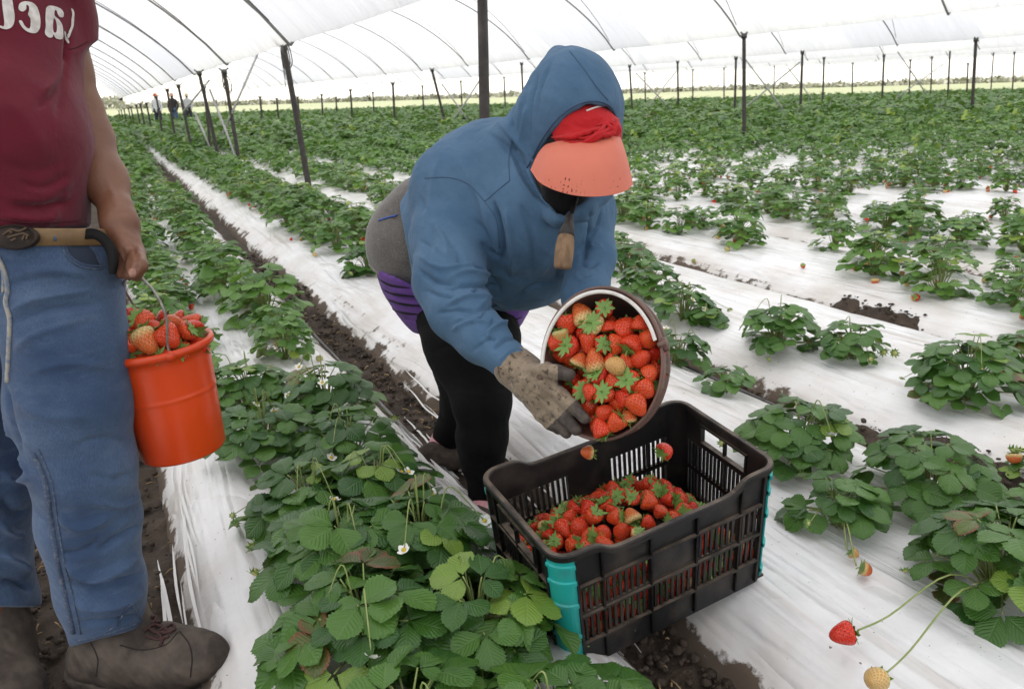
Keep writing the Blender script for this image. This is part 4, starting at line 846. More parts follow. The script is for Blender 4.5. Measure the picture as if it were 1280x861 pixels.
for pts in ([(6, 292), (14, 287), (24, 289), (33, 285)], [(10, 297), (20, 294), (30, 292), (36, 296)], [(14, 301), (20, 298)], [(28, 300), (31, 294)], [(33, 299), (35, 293)], [(4, 294), (10, 289), (16, 291)]): rl.tube([at(x, y, depth_of(bc)-.0105) for x, y in spline([(a, b, 0) for a, b in pts], 10)[:, :2]], .0024, 6)
rl.build('relief', M_BUCKR, buck)
es = spline([(104, 293, 1.565), (120, 293, 1.562), (134, 304, 1.56), (141, 322, 1.555), (141, 343, 1.555)], 22); G = []
for i, (x, y, d) in enumerate(es):
    k = min(i+1, 21); j = max(i-1, 0); t = es[k]-es[j]; nrm = np.array([-t[1], t[0]]); nrm = nrm/np.linalg.norm(nrm); wdt = 6.6 if i < 18 else 6.6*math.sqrt(max(.05, 1-((i-17)/5)**2))
    G.append([at(x+nrm[0]*wdt, y+nrm[1]*wdt, d+.004), at(x+nrm[0]*wdt*.9, y+nrm[1]*wdt*.9, d), at(x-nrm[0]*wdt*.9, y-nrm[1]*wdt*.9, d), at(x-nrm[0]*wdt, y-nrm[1]*wdt, d+.004)])
MB().grid(np.array(G)).build('belt_end', M_BLACK, belt)
# boots
def boot(pts, shaft, seed, lace):
    root = SDF(*box_of(pts+shaft, .06), .0044); root.chain(pts, .04).chain(shaft, .03); zlo = .028
    root.cut_plane((0, 0, zlo), (0, 0, -1), .008)
    S = Skin(root, 2).noise(.006, .05, seed).noise(.003, .018, seed+4)
    for p, a, wd in lace['creases']: S.crease(p, a, wd)
    S.tree(); bo = S.build('boot', M_BOOT, man)
    so_ = SDF(*box_of(pts, .08), .0044); so_.chain([(x, y+6, d+.012, r*1.06) for x, y, d, r in pts], .04); so_.cut_plane((0, 0, .0), (0, 0, -1), .006).cut_plane((0, 0, .036), (0, 0, 1), .006)
    Skin(so_, 1).noise(.003, .02, seed+1).build('sole', M_SOLE, bo)
    lc = MB()
    for p in lace['laces']: lc.tube(S.line(p, 18, .004), .0034, 6)
    if lace['laces']:
        lc.build('lace', M_LACE, bo)
        for p in ([(224, 788), (236, 804), (240, 822), (238, 846)], [(150, 806), (176, 812), (206, 806), (222, 790)], [(112, 800), (122, 822), (120, 845)]): MB().tube(S.line(p, 24, .0002), .0016, 5).build('stitching', mat('boot_stitch', (.02, .014, .011), .9), bo)
boot([(122, 822, 1.93, 36), (160, 818, 1.91, 38), (205, 822, 1.885, 37), (236, 821, 1.86, 31), (260, 819, 1.845, 26)], [(134, 750, 1.885, 40), (140, 785, 1.90, 42), (152, 805, 1.90, 42)], 3,
     {'creases': [([(200, 800), (212, 818), (216, 840)], -.004, .006), ([(215, 795), (228, 815), (232, 840)], .003, .008), ([(240, 790), (250, 812), (246, 838)], -.003, .006), ([(150, 810), (175, 815), (205, 810)], .003, .008), ([(262, 792), (258, 815), (252, 838)], .003, .006)],
      'laces': [[(180, 790), (192, 782), (205, 786), (214, 792)], [(186, 786), (198, 792), (210, 788)], [(190, 780), (200, 770), (188, 772)], [(196, 790), (204, 800), (200, 808)], [(184, 796), (198, 800), (212, 796)], [(200, 788), (216, 782), (218, 788), (204, 793)]]})
boot([(-30, 842, 1.96, 40), (0, 850, 1.93, 40), (14, 868, 1.88, 36), (22, 886, 1.83, 32)], [(-14, 750, 1.95, 40), (0, 800, 1.95, 36), (2, 840, 1.94, 40)], 8,
     {'creases': [([(-5, 780), (15, 790), (28, 800)], .004, .008), ([(0, 810), (18, 815), (34, 822)], -.004, .007)], 'laces': []})

# ---- three workers far off
def worker(px, py_head, py_feet, d, shirt, trousers, hat, label, arms=1):
    H = 1.66; base = at(px, py_feet, d); base[2] = .12; sd = SDF(base+[-.45, -.45, -.03], base+[.45, .45, 1.85], .016); X = np.array([math.cos(YAW), -math.sin(YAW), 0])
    b = lambda dx, z, dy=0: base+X*dx+np.array([fw[0], fw[1], 0])*dy+np.array([0, 0, z])
    for s in (-1, 1):
        sd.cap(b(s*.10, .85), b(s*.11, .45), .075, .055, .02).cap(b(s*.11, .45), b(s*.12, .06), .052, .038, .02).cap(b(s*.12, .04), b(s*.13, .04, -.13), .04, .035, .02)
        sd.cap(b(s*.18, 1.36), b(s*.25, 1.08), .045, .038, .02).cap(b(s*.25, 1.08), b(s*.2, .86, -.1), .036, .028, .02).cap(b(s*.2, .86, -.1), b(s*.19, .78, -.12), .035, .022, .01)
    sd.cap(b(0, .9), b(0, 1.33), .14, .15, .04).cap(b(0, 1.4), b(0, 1.5), .06, .055, .03).ell(b(0, 1.58), np.eye(3)*np.array([.078, .092, .11])[:, None], .02).cap(b(0, 1.56, -.09), b(0, 1.53, -.1), .015, .018, .01)
    p = Skin(sd, 2).build('person', M_SKIN2, None); tag(p, label, 'person')
    ss = SDF(base+[-.45, -.45, .7], base+[.45, .45, 1.6], .016); ss.cap(b(0, .92), b(0, 1.34), .16, .165, .05)
    for s in (-1, 1): ss.cap(b(s*.18, 1.37), b(s*.26, 1.08), .062, .052, .03).cap(b(s*.26, 1.08), b(s*.21, .90, -.09), .05, .042, .02)
    Skin(ss, 2).build('shirt', shirt, p)
    tr = SDF(base+[-.4, -.4, 0], base+[.4, .4, 1.1], .016); tr.cap(b(-.05, .92), b(.05, .92), .155, .155, .03)
    for s in (-1, 1): tr.cap(b(s*.09, .86), b(s*.11, .45), .10, .078, .03).cap(b(s*.11, .45), b(s*.12, .10), .075, .065, .02)
    Skin(tr, 2).build('trousers', trousers, p)
    ht = MB(); M4 = np.eye(4); M4[:3, 3] = b(0, 1.63); ht.lathe([(.0, .12), (.06, .115), (.095, .08), (.10, .01), (.2, -.02), (.205, -.03), (.09, -.012)], 20, M4); ht.build('hat', hat, p)
worker(202, 133, 172, 42, mat('white_shirt', (.72, .73, .76), .8), mat('navy_trousers', (.03, .035, .06), .9), mat('orange_hat', (.55, .14, .05), .7), 'far worker in white shirt and orange hat beside a post')
worker(222, 133, 170, 43, mat('dark_shirt', (.04, .033, .035), .9), mat('blue_trousers', (.08, .12, .22), .9), mat('pale_red_hat', (.55, .30, .22), .7), 'far worker in dark top and blue trousers between two posts')
worker(240, 133, 169, 46, mat('pale_shirt', (.55, .56, .58), .8), mat('dark_trousers', (.035, .035, .045), .9), mat('straw_hat', (.55, .45, .30), .8), 'far worker in pale shirt behind the leaning posts')
# ------------------------------------------------------------------ strawberries
def berry_mat(name, ripe, ripe2, pale, palepos, seedc=(.62, .42, .10)):
    m = bpy.data.materials.new(name); t, b, o = nodes(m)
    uv = t.nodes.new('ShaderNodeUVMap'); uv.uv_map = 'UVMap'; s = t.nodes.new('ShaderNodeSeparateXYZ'); t.links.new(uv.outputs[0], s.inputs[0])
    oi = t.nodes.new('ShaderNodeObjectInfo'); c = mix(t, oi.outputs['Random'], ripe, ripe2)
    wob = mth(t, 'ADD', s.outputs[1], mth(t, 'MULTIPLY', mth(t, 'SUBTRACT', noise(t, 30, 3, coord(t)), .5), .35))
    pos = mth(t, 'ADD', wob, mth(t, 'MULTIPLY', mth(t, 'SUBTRACT', mth(t, 'FRACT', mth(t, 'MULTIPLY', oi.outputs['Random'], 7.3)), .5), .14))
    c = mix(t, ramp(t, pos, [(palepos, g1(0)), (palepos+.22, g1(1))]), c, pale)
    mp = t.nodes.new('ShaderNodeMapping'); mp.inputs['Scale'].default_value = (15, 12, 1); t.links.new(uv.outputs[0], mp.inputs[0])
    sp = t.nodes.new('ShaderNodeSeparateXYZ'); t.links.new(mp.outputs[0], sp.inputs[0])
    row = mth(t, 'FLOOR', sp.outputs[1]); fx = mth(t, 'SUBTRACT', mth(t, 'FRACT', mth(t, 'ADD', sp.outputs[0], mth(t, 'MULTIPLY', mth(t, 'MODULO', row, 2), .5))), .5); fy = mth(t, 'SUBTRACT', mth(t, 'FRACT', sp.outputs[1]), .5)
    d = mth(t, 'SQRT', mth(t, 'ADD', mth(t, 'POWER', mth(t, 'MULTIPLY', fx, 1.5), 2), mth(t, 'POWER', fy, 2)))
    seed = ramp(t, d, [(.10, g1(1)), (.165, g1(0))]); pit = ramp(t, d, [(.12, g1(.25)), (.24, g1(0)), (.48, g1(1))])
    c = mix(t, mth(t, 'MULTIPLY', seed, .38), c, seedc); t.links.new(c, b.inputs['Base Color'])
    b.inputs['Roughness'].default_value = .22; b.inputs['Specular IOR Level'].default_value = .5; b.inputs['Subsurface Weight'].default_value = .15; b.inputs['Subsurface Scale'].default_value = .006; b.inputs['Subsurface Radius'].default_value = (1, .2, .1)
    bump(t, b, pit, 1.0, .003); return m
M_BERRY = berry_mat('ripe_strawberry', (.68, .030, .012), (.72, .080, .017), (.68, .26, .08), .93)
M_BERRYP = berry_mat('orange_strawberry', (.66, .11, .025), (.66, .16, .035), (.68, .50, .20), .56)
M_BERRYU = berry_mat('pale_strawberry', (.74, .36, .11), (.72, .46, .17), (.55, .52, .20), .55, (.55, .36, .12))
M_CALYX = mat('calyx_green', (.11, .24, .04), .5, (.24, .36, .09), 60)
def berry_mesh(kind, g):
    n, m = 22, 16; L = {0: 1.25, 1: 1.05, 2: 1.45, 3: 1.15, 4: .95}[kind]; t = np.linspace(0, 1, m)    # unit radius
    r = np.array([0, .45, .74, .91, .99, 1.0, .965, .91, .84, .76, .67, .57, .46, .33, .18, 0]) if kind != 4 else np.array([0, .5, .8, .95, 1, 1, .98, .95, .9, .84, .76, .67, .55, .42, .24, 0])
    z = np.array([.02, .06, .02, -.07, -.2, -.36, -.52, -.68, -.84, -1.0, -1.16, -1.30, -1.43, -1.54, -1.62, -1.65])*L*.75/.95
    z = z-z.mean(); V = []; U = []
    a0 = g.uniform(0, 6); bend = g.uniform(-.12, .12)
    for i in range(m):
        for k in range(n+1):
            a = 2*math.pi*k/n; q = r[i]*(1+.06*math.sin(2*a+a0)+.03*math.sin(3*a+2*a0)); V.append((q*math.cos(a)+bend*(z[i])**2, q*math.sin(a)*.93, z[i])); U.append((k/n, 1-t[i]))
    F = [(i*(n+1)+k, i*(n+1)+k+1, (i+1)*(n+1)+k+1, (i+1)*(n+1)+k) for i in range(m-1) for k in range(n)]
    return mesh_np('strawberry', V, np.array(F)[:, ::-1], True, uv=U), z.max()
def calyx_mesh(g, zt):
    mb = MB(); k = g.integers(8, 12)
    for i in range(k):
        a = 2*math.pi*i/k+g.uniform(-.15, .15); L = g.uniform(.75, 1.15); lift = g.uniform(-.05, .5); w_ = g.uniform(.16, .24); u = np.linspace(0, 1, 6); G = []
        for s in (-1, 0, 1):
            wv = w_*np.sin(math.pi*np.clip(u*.93+.07, 0, 1))**.8*s; rr = .08+L*u; zz_ = zt+.05-.12*u**2+lift*u**2-abs(s)*.04
            G.append(np.stack([rr*math.cos(a)-wv*math.sin(a), rr*math.sin(a)+wv*math.cos(a), zz_], -1))
        mb.grid(np.array(G))
    e = np.array([g.uniform(-.3, .3), g.uniform(-.3, .3), g.uniform(.35, .7)]); mb.tube(spline([(0, 0, zt-.02), (e[0]*.3, e[1]*.3, zt+e[2]*.6), (e[0], e[1], zt+e[2])], 6), .07, 6); return mb.mesh('calyx')
BER = []
for k in range(8):
    me, zt = berry_mesh(k % 5, np.random.default_rng(40+k)); cm = calyx_mesh(np.random.default_rng(60+k), zt); cm.materials.append(M_CALYX); BER.append((me, cm))
def variant(me, m):
    key = (me.name, m.name)
    if key not in MATS: c = me.copy(); c.materials.clear(); c.materials.append(m); MATS[key] = c
    return MATS[key]
def rand_quat(g):
    q = g.normal(0, 1, 4); q /= np.linalg.norm(q); return Quaternion(q)
def strawberry(pos, r, q, label, group=None, m=None, k=None, g=RNG, calyx=True):
    me, cm = BER[int(g.integers(8)) if k is None else k]
    o = link('strawberry', variant(me, m or M_BERRY)); o.location = pos; o.rotation_mode = 'QUATERNION'; o.rotation_quaternion = q; o.scale = (r, r, r*g.uniform(.95, 1.12)); tag(o, label, 'strawberry', group)
    if calyx: c = link('calyx', cm); c.parent = o
    return o
def pack(P, r, project, push, it=140):
    for k in range(it):
        D = P[:, None]-P[None]; d = np.linalg.norm(D, axis=2)+np.eye(len(P)); ov = np.maximum(1.86*r-d, 0); np.fill_diagonal(ov, 0)
        P = P+(D/d[..., None]*ov[..., None]).sum(1)*.35+push; P = project(P)
    return P

# ------------------------------------------------------------------ the crate
M_CRATE = mat('dusty_black_plastic', (.0085, .008, .008), .5, (.062, .050, .041), 9, .46, .80, bs=70, bstr=.25, bdist=.002, spec=.35)
M_TEAL = mat('teal_plastic', (.012, .36, .33), .45, (.05, .25, .23), 22, .5, .75, bs=60, bstr=.15)
t_, b0_, o_ = nodes(M_CRATE); gq = t_.nodes.new('ShaderNodeNewGeometry'); sq = t_.nodes.new('ShaderNodeSeparateXYZ'); t_.links.new(gq.outputs['Normal'], sq.inputs[0])
dsf = mth(t_, 'MULTIPLY', ramp(t_, sq.outputs[2], [(.55, g1(0)), (.9, g1(1))]), ramp(t_, noise(t_, 24, 5, coord(t_)), [(.32, g1(.1)), (.6, g1(.9))]))      # earth settled on the ledges
lk = b0_.inputs['Base Color'].links[0].from_socket; t_.links.new(mix(t_, dsf, lk, (.15, .115, .085)), b0_.inputs['Base Color'])
SC = 1.115; c0 = EYE+(np.array([.920, 1.306, .255])-EYE)*SC; CW, CD, CHh = .529*SC, .329*SC, .306*SC
def rotm(a, b, g):
    ca, sa, cb, sb, cg, sg = math.cos(a), math.sin(a), math.cos(b), math.sin(b), math.cos(g), math.sin(g)
    return np.array([[ca, -sa, 0], [sa, ca, 0], [0, 0, 1]])@np.array([[1, 0, 0], [0, cb, -sb], [0, sb, cb]])@np.array([[cg, 0, sg], [0, 1, 0], [-sg, 0, cg]])
CR = rotm(.007, .105, -.132)
crate = empty('harvest_crate', tuple(c0)); crate.rotation_mode = 'QUATERNION'; crate.rotation_quaternion = Matrix(CR.tolist()).to_quaternion()
tag(crate, 'black slatted harvest crate with teal corners, half filled with strawberries', 'crate')
RC = .042; INS = .010
def zrim(a, L): return CHh-.030*(1/(1+math.exp(-(L*.5-.115-abs(a))/.010)))
def cwall(name, L, D, ex, n, panels, handle):
    mb = MB(); ex = np.array(ex, float); n = np.array(n, float)
    def mp(a, z, dep): u = 1-z/CHh; return ex*(a*(1-INS*2*u/L))+n*(D/2-INS*u+dep)+np.array([0, 0, z])
    def blk(a0, a1, z0, z1, d0=-.0035, d1=0.0, na=1):
        for i in range(na):
            b0, b1 = a0+(a1-a0)*i/na, a0+(a1-a0)*(i+1)/na
            t0 = z1(b0) if callable(z1) else z1; t1 = z1(b1) if callable(z1) else z1
            V = [mp(b0, z0, d0), mp(b1, z0, d0), mp(b1, t1, d0), mp(b0, t0, d0), mp(b0, z0, d1), mp(b1, z0, d1), mp(b1, t1, d1), mp(b0, t0, d1)]
            mb.add(V, [(0, 1, 2, 3), (7, 6, 5, 4), (0, 4, 5, 1), (3, 2, 6, 7), (0, 3, 7, 4), (1, 5, 6, 2)])
    e = L/2-RC; H = CHh; zr = [0, .24*H, .455*H, .495*H, .715*H]
    if handle:
        hz0, hz1, ha = .76*H, .915*H, .085
        blk(-e, -ha, zr[4], lambda a: zrim(a, L)-.004, na=10); blk(ha, e, zr[4], lambda a: zrim(a, L)-.004, na=10); blk(-ha, ha, zr[4], hz0); blk(-ha, ha, hz1, H-.006)
        for z in (hz0, hz1): blk(-ha-.004, ha+.004, z-.003, z+.003, -.007, .007)
        for a in (-ha, ha): blk(a-.003, a+.003, hz0, hz1, -.007, .007)
    else: blk(-e, e, zr[4], lambda a: zrim(a, L)-.004, na=44)
    blk(-e, e, 0.0, zr[1])
    blk(-e, e, zr[2], zr[3], -.004, .0015)
    for a0, a1, kind in panels:
        a0 = (a0-.5)*2*e; a1 = (a1-.5)*2*e
        for (z0, z1, row) in ((zr[1], zr[2], 1), (zr[3], zr[4], 2)):
            if kind == 0 or (kind == 2 and row == 2): blk(a0, a1, z0, z1); continue
            k = max(2, int(round((a1-a0)/.0155)))
            for i in range(k+1):
                c = a0+(a1-a0)*i/k; blk(max(a0, c-.0036), min(a1, c+.0036), z0, z1, -.0045, .0008)
        for c in (a0, a1): blk(c-.0028, c+.0028, .012, zrim(c, L)-.012, -.001, .0085)
    for z in (.235*H, .475*H, .725*H): blk(-e, e, z-.0028, z+.0028, -.001, .0088)
    o = mb.build(name, M_CRATE, None, False); o.parent = crate; return o
LP_ = [(0, .12, 1), (.12, .37, 1), (.37, .62, 2), (.62, .87, 1), (.87, 1, 1)]; SP_ = [(0, .14, 1), (.14, .5, 1), (.5, .86, 1), (.86, 1, 1)]
cwall('wall', CW, CD, (1, 0, 0), (0, -1, 0), LP_, False); cwall('wall', CW, CD, (-1, 0, 0), (0, 1, 0), LP_, False)
cwall('wall', CD, CW, (0, 1, 0), (1, 0, 0), SP_, True); cwall('wall', CD, CW, (0, -1, 0), (-1, 0, 0), SP_, True)
fb = MB(); fb.box((0, 0, .006), (CW/2-INS-.004, CD/2-INS-.004, .003))
for k in range(-8, 9): fb.box((k*.033, 0, .010), (.003, CD/2-INS-.006, .004))
o = fb.build('base', M_CRATE, None, False); o.parent = crate
def corner(cx, cy, a0, a1, m, rad, zlo, zhi, ridges, name):
    G = []; zs = [zlo]
    for zr_ in ridges: zs += [zr_-.007, zr_-.0045, zr_+.0045, zr_+.007]
    zs += [zhi]; zs = sorted(zs)
    for z in zs:
        u = 1-z/CHh; ex = .004 if any(abs(z-q) < .005 for q in ridges) else 0; row = []
        for i in range(11):
            a = a0+(a1-a0)*i/10; row.append((np.sign(cx)*(CW/2-RC-INS*u)+(rad+ex)*math.cos(a), np.sign(cy)*(CD/2-RC-INS*u)+(rad+ex)*math.sin(a), z))
        G.append(row)
    A = np.array(G); B = A.copy(); B[:, :, 0] -= (rad-.0)*0; 
    ctr = np.array([np.sign(cx)*(CW/2-RC), np.sign(cy)*(CD/2-RC)]); B[..., :2] = ctr+(A[..., :2]-ctr)*(1-.004/rad)
    mb = MB().grid(A).grid(B[::-1]).grid(np.stack([A[0], B[0]])).grid(np.stack([B[-1], A[-1]])).grid(np.stack([A[:, 0], B[:, 0]], 1)[::-1]).grid(np.stack([A[:, -1], B[:, -1]], 1))
    o = mb.build(name, m, None, False); o.parent = crate; return o
for cx, cy, a in ((-1, -1, math.pi), (1, -1, 1.5*math.pi), (1, 1, 0), (-1, 1, .5*math.pi)):
    corner(cx, cy, a, a+math.pi/2, M_CRATE, RC, 0, CHh-.004, [], 'corner')
    if (cx, cy) == (1, -1): rng_ = (a+math.pi*.16, a+math.pi*.5)
    else: rng_ = (a, a+math.pi/2)
    corner(cx, cy, rng_[0], rng_[1], M_TEAL, RC+.004, .012, CHh-.012, [.03, .11, .20, .265, .31], 'corner_guard')
path = []
for cx, cy, a in ((-1, -1, math.pi), (1, -1, 1.5*math.pi), (1, 1, 0), (-1, 1, .5*math.pi)):
    for i in range(9): path.append((cx*(CW/2-RC)+RC*math.cos(a+i*math.pi/16), cy*(CD/2-RC)+RC*math.sin(a+i*math.pi/16), CHh))
    nx_ = {(-1, -1): (1, -1), (1, -1): (1, 1), (1, 1): (-1, 1), (-1, 1): (-1, -1)}[(cx, cy)]
    if cy == nx_[1]:
        for t in np.linspace(0, 1, 42)[1:-1]: aa = (t*2-1)*(CW/2-RC)*cx*-1*-1; x = cx*(CW/2-RC)*(1-2*t); path.append((x, cy*CD/2, zrim(x, CW)))
    else:
        for t in np.linspace(0, 1, 14)[1:-1]: path.append((cx*CW/2, cy*(CD/2-RC)*(1-2*t), CHh))
path = np.array(path); nP = len(path); prof = [(-.0075, -.012), (-.0075, .001), (-.005, .004), (.005, .004), (.0075, .001), (.0075, -.012)]
tg = np.roll(path, -1, 0)-np.roll(path, 1, 0); tg[:, 2] = 0; tg /= np.linalg.norm(tg, axis=1)[:, None]; on = np.stack([tg[:, 1], -tg[:, 0], tg[:, 2]*0], -1)
G = np.stack([path+on*a+np.array([0, 0, b]) for a, b in prof]+[path+on*prof[0][0]+np.array([0, 0, prof[0][1]])], 0); G = np.concatenate([G, G[:, :1]], 1)
o = MB().grid(G).build('rim', M_CRATE, None, False); o.parent = crate
# strawberries heaped in the crate
def crate_world(p): return c0+CR@np.asarray(p)
def heap(x, y): return .205+.050*np.exp(-(((x+.02)/.15)**2+((y+.02)/.11)**2))-.13*np.clip((x-.13)/.12, 0, 1)-.06*np.clip((y-.08)/.09, 0, 1)-.03*np.clip((-.16-x)/.1, 0, 1)
g = np.random.default_rng(12); rb_ = .0205
def crate_set(N, lo, hi, grav):
    P = np.stack([g.uniform(lo[k], hi[k], N) for k in range(3)], -1)
    def pr(P):
        P[:, 0] = np.clip(P[:, 0], max(lo[0], -CW/2+.042), min(hi[0], CW/2-.042)); P[:, 1] = np.clip(P[:, 1], max(lo[1], -CD/2+.038), min(hi[1], CD/2-.038)); h = heap(P[:, 0], P[:, 1])
        P[:, 2] = np.clip(P[:, 2], np.maximum(.040, np.minimum(lo[2], h-.05)) if lo[2] < .1 else np.maximum(.034, h-.062), np.maximum(h, .036)); return P
    return pack(P, rb_, pr, np.array([0, 0, grav]))
P = np.concatenate([crate_set(175, (-.26, -.155, .12), (.25, .155, .24), .0004), crate_set(84, (-.25, -.155, .03), (.25, -.122, .18), -.0002)])
for p in P:
    strawberry(crate_world(p), rb_*g.uniform(.86, 1.18), (rand_quat(g) if g.random() < .4 else Vector((g.normal(), g.normal(), g.uniform(.2, 1.3))).to_track_quat('Z', 'Y')), 'ripe strawberry lying in the heap inside the black crate', 'strawberries heaped in the black crate', M_BERRYP if g.random() < .1 else M_BERRY, g=g, calyx=bool(g.random() < .92))
strawberry(at(733, 565, 1.86), .0185, Quaternion((.6, .2, .75, .1)), 'orange-red strawberry falling in mid-air under the tipped bucket', None, M_BERRYP, 1)
strawberry(at(832, 562.5, 1.90), .0215, Quaternion((.55, -.2, -.8, .2)), 'red strawberry falling in mid-air over the crate\'s right end', None, M_BERRY, 4)

# ------------------------------------------------------------------ the brown bucket being emptied
M_BROWN = mat('stained_bucket', (.155, .082, .062), .5, (.085, .05, .04), 7, .4, .7, bs=50, bstr=.2)
M_BAIL = mat('white_bail', (.74, .71, .66), .5, (.50, .44, .38), 40, .55, .75)
bcn = at(750, 454, 1.80); BR = .171; vv_ = EYE-bcn; vv_ /= np.linalg.norm(vv_)
ang = R_(22); aa = math.cos(ang)*vv_+math.sin(ang)*(-rt*.985+up*.10); aa /= np.linalg.norm(aa)
e2 = up-aa*(up@aa); e2 /= np.linalg.norm(e2); e1 = np.cross(e2, aa)*.84; BM = np.eye(4); BM[:3, 0] = e1; BM[:3, 1] = e2; BM[:3, 2] = aa; BM[:3, 3] = bcn
bw = lambda x, y, z: bcn+e1*x+e2*y+aa*z
root = empty('bucket', tuple(bcn)); tag(root, 'brown stained bucket tipped on its side, pouring strawberries over the crate', 'bucket')
MB().lathe([(.001, -.21), (.118, -.21), (.124, -.205), (.165, -.03), (.172, -.026), (.1755, -.004), (.1745, .003), (.169, .004), (.1655, -.004), (.160, -.03), (.119, -.199), (.001, -.199)], 72, BM).build('body', M_BROWN, root)
MB().lathe([(.163, -.055), (.1695, -.057), (.1705, -.065), (.162, -.068)], 72, BM).build('band', M_BROWN, root)
th = np.linspace(R_(186), R_(18), 46); mb = MB(); G = []
for t in th:
    rr = BR*(.955-.02*math.sin(t)); c = (rr*math.cos(t), rr*math.sin(t)); G.append([bw(c[0]*.978, c[1]*.978, .008), bw(c[0]*.978, c[1]*.978, .014), bw(c[0]*1.03, c[1]*1.03, .014), bw(c[0]*1.03, c[1]*1.03, .008), bw(c[0]*.978, c[1]*.978, .008)])
mb.grid(np.array(G)).build('handle', M_BAIL, root)
for t in (R_(14), R_(192)):
    mb = MB().tube([bw(BR*1.0*math.cos(t), BR*math.sin(t), -.012), bw(BR*1.08*math.cos(t), BR*1.08*math.sin(t), -.012)], .016, 14).tube([bw(BR*.97*math.cos(t), BR*.97*math.sin(t), .010), bw(BR*1.1*math.cos(t), BR*1.1*math.sin(t), .006)], .006, 8); mb.build('lug', M_BROWN, root)
g = np.random.default_rng(33); N = 128; rb_ = .0245
P = np.stack([g.uniform(-.14, .14, N), g.uniform(-.15, .14, N), g.uniform(-.12, .02, N)], -1)
def bcap(y): return .022-.052*(y/BR+1)*.5*1.0
def proj_b(P):
    r = np.hypot(P[:, 0], P[:, 1]); lim = BR-.030+P[:, 2]*.12; s = np.minimum(1, lim/np.maximum(r, 1e-6)); P[:, 0] *= s; P[:, 1] *= s; P[:, 1] = np.minimum(P[:, 1], .128); P[:, 2] = np.clip(P[:, 2], -.115, bcap(P[:, 1])); return P
P = pack(P, rb_, proj_b, aa*0+np.array([0, -.0005, .0006]))
special = {}
keep = bcap(P[:, 1])-P[:, 2] < .085
lab_b = 'ripe strawberry in the mass pouring from the brown bucket'; grp_b = 'strawberries pouring from the brown bucket'
for p in P[keep]:
    fr = bcap(p[1])-p[2] < .03; q = rand_quat(g)
    if GLOVE_B.find_nearest(Vector(bw(*p)))[3] < rb_*.95: continue
    if fr and g.random() < .2: q = Vector(aa).to_track_quat('Z', 'Y') @ Quaternion((1, g.uniform(-.3, .3), g.uniform(-.3, .3), 0)).normalized()
    elif fr and g.random() < .7:
        d2 = e1*g.uniform(-1, 1)+e2*g.uniform(-1, 1); q = Vector(d2).to_track_quat('Z', 'Y')
    strawberry(bw(*p), rb_*g.uniform(.84, 1.16), q, lab_b, grp_b, M_BERRYP if g.random() < .09 else M_BERRY, g=g)
q0 = Vector(at(787, 455, 1.0)-EYE+rt*.1).to_track_quat('Z', 'Y')
pp = bw(.055, -.006, .022); strawberry(pp+aa*.012, .023, (-Vector(aa)).to_track_quat('Z', 'Y'), 'pale orange half-ripe strawberry facing tip out, right of centre in the brown bucket', grp_b, M_BERRYU, 4, calyx=False)
strawberry(bw(-.118, .062, -.008), .021, Vector(e2-.3*e1+.3*aa).to_track_quat('Z', 'Y'), 'greenish yellow strawberry against the bucket\'s left wall by the white handle', grp_b, M_BERRYU, 0)

# ------------------------------------------------------------------ the orange bucket the man carries
M_ORANGE = mat('orange_bucket', (.66, .060, .008), .33, (.58, .048, .008), 5, .45, .75, bs=9, bstr=.05, bdist=.01)
OD = 1.78; oc = at(196, 430, OD); OR = 67*OD/1000; oa = np.array([0, 0, 1.])*math.cos(R_(5))-rt*math.sin(R_(5)); oa /= np.linalg.norm(oa)
f1 = rt-oa*(rt@oa); f1 /= np.linalg.norm(f1); f2 = np.cross(oa, f1); OM = np.eye(4); OM[:3, 0] = f1; OM[:3, 1] = f2; OM[:3, 2] = oa; OM[:3, 3] = oc
ow = lambda x, y, z: oc+f1*x+f2*y+oa*z
root = empty('bucket', tuple(oc)); tag(root, 'bright orange bucket of strawberries hanging from the man\'s hand', 'bucket')
R1 = OR-.008
MB().lathe([(.001, -.258), (R1-.022, -.258), (R1-.018, -.252), (R1-.0105, -.13), (R1-.0098, -.118), (R1-.0092, -.114), (R1-.0078, -.111), (R1-.0078, -.107), (R1-.0086, -.104), (R1-.0082, -.099), (R1-.0062, -.07), (R1-.0045, -.035), (R1-.0035, -.016), (R1+.008, -.012), (R1+.010, -.004), (R1+.008, .003), (R1+.001, .004), (R1-.004, -.002), (R1-.008, -.03), (R1-.025, -.250), (.001, -.250)], 72, OM).build('body', M_ORANGE, root)
tA = math.atan2((at(213, 437, OD-.11)-oc)@f2, (at(213, 437, OD-.11)-oc)@f1)
pA = ow(R1*1.0*math.cos(tA), R1*math.sin(tA), -.006); pB = ow(-R1*math.cos(tA), -R1*math.sin(tA), -.006); apex = at(171.5, 343, 1.63)
hp = spline([pA, pA+oa*.03+f1*.002, at(208, 398, 1.66), at(196, 369, 1.645), at(181, 351, 1.635), apex, at(161, 346, 1.65), at(155, 360, 1.70), pB+oa*.05, pB], 60)
MB().tube(hp, .0027, 8).build('handle', mat('bail_wire', (.36, .34, .31), .4, (.22, .19, .16), 60, metal=.7), root)
for p in (pA, pB): MB().tube([p-(p-oc)*.02, p+(p-oc)*.10], .010, 12).tube([p+(p-oc)*.03+oa*.012, p+(p-oc)*.03-oa*.012], .006, 8).build('lug', M_ORANGE, root)
g = np.random.default_rng(77); N = 50; rb_ = .0255
P = np.stack([g.uniform(-.09, .09, N), g.uniform(-.09, .09, N), g.uniform(-.05, .05, N)], -1)
ocap = lambda x, y: .018+.040*np.exp(-((x+.02)**2+y**2)/.075**2)
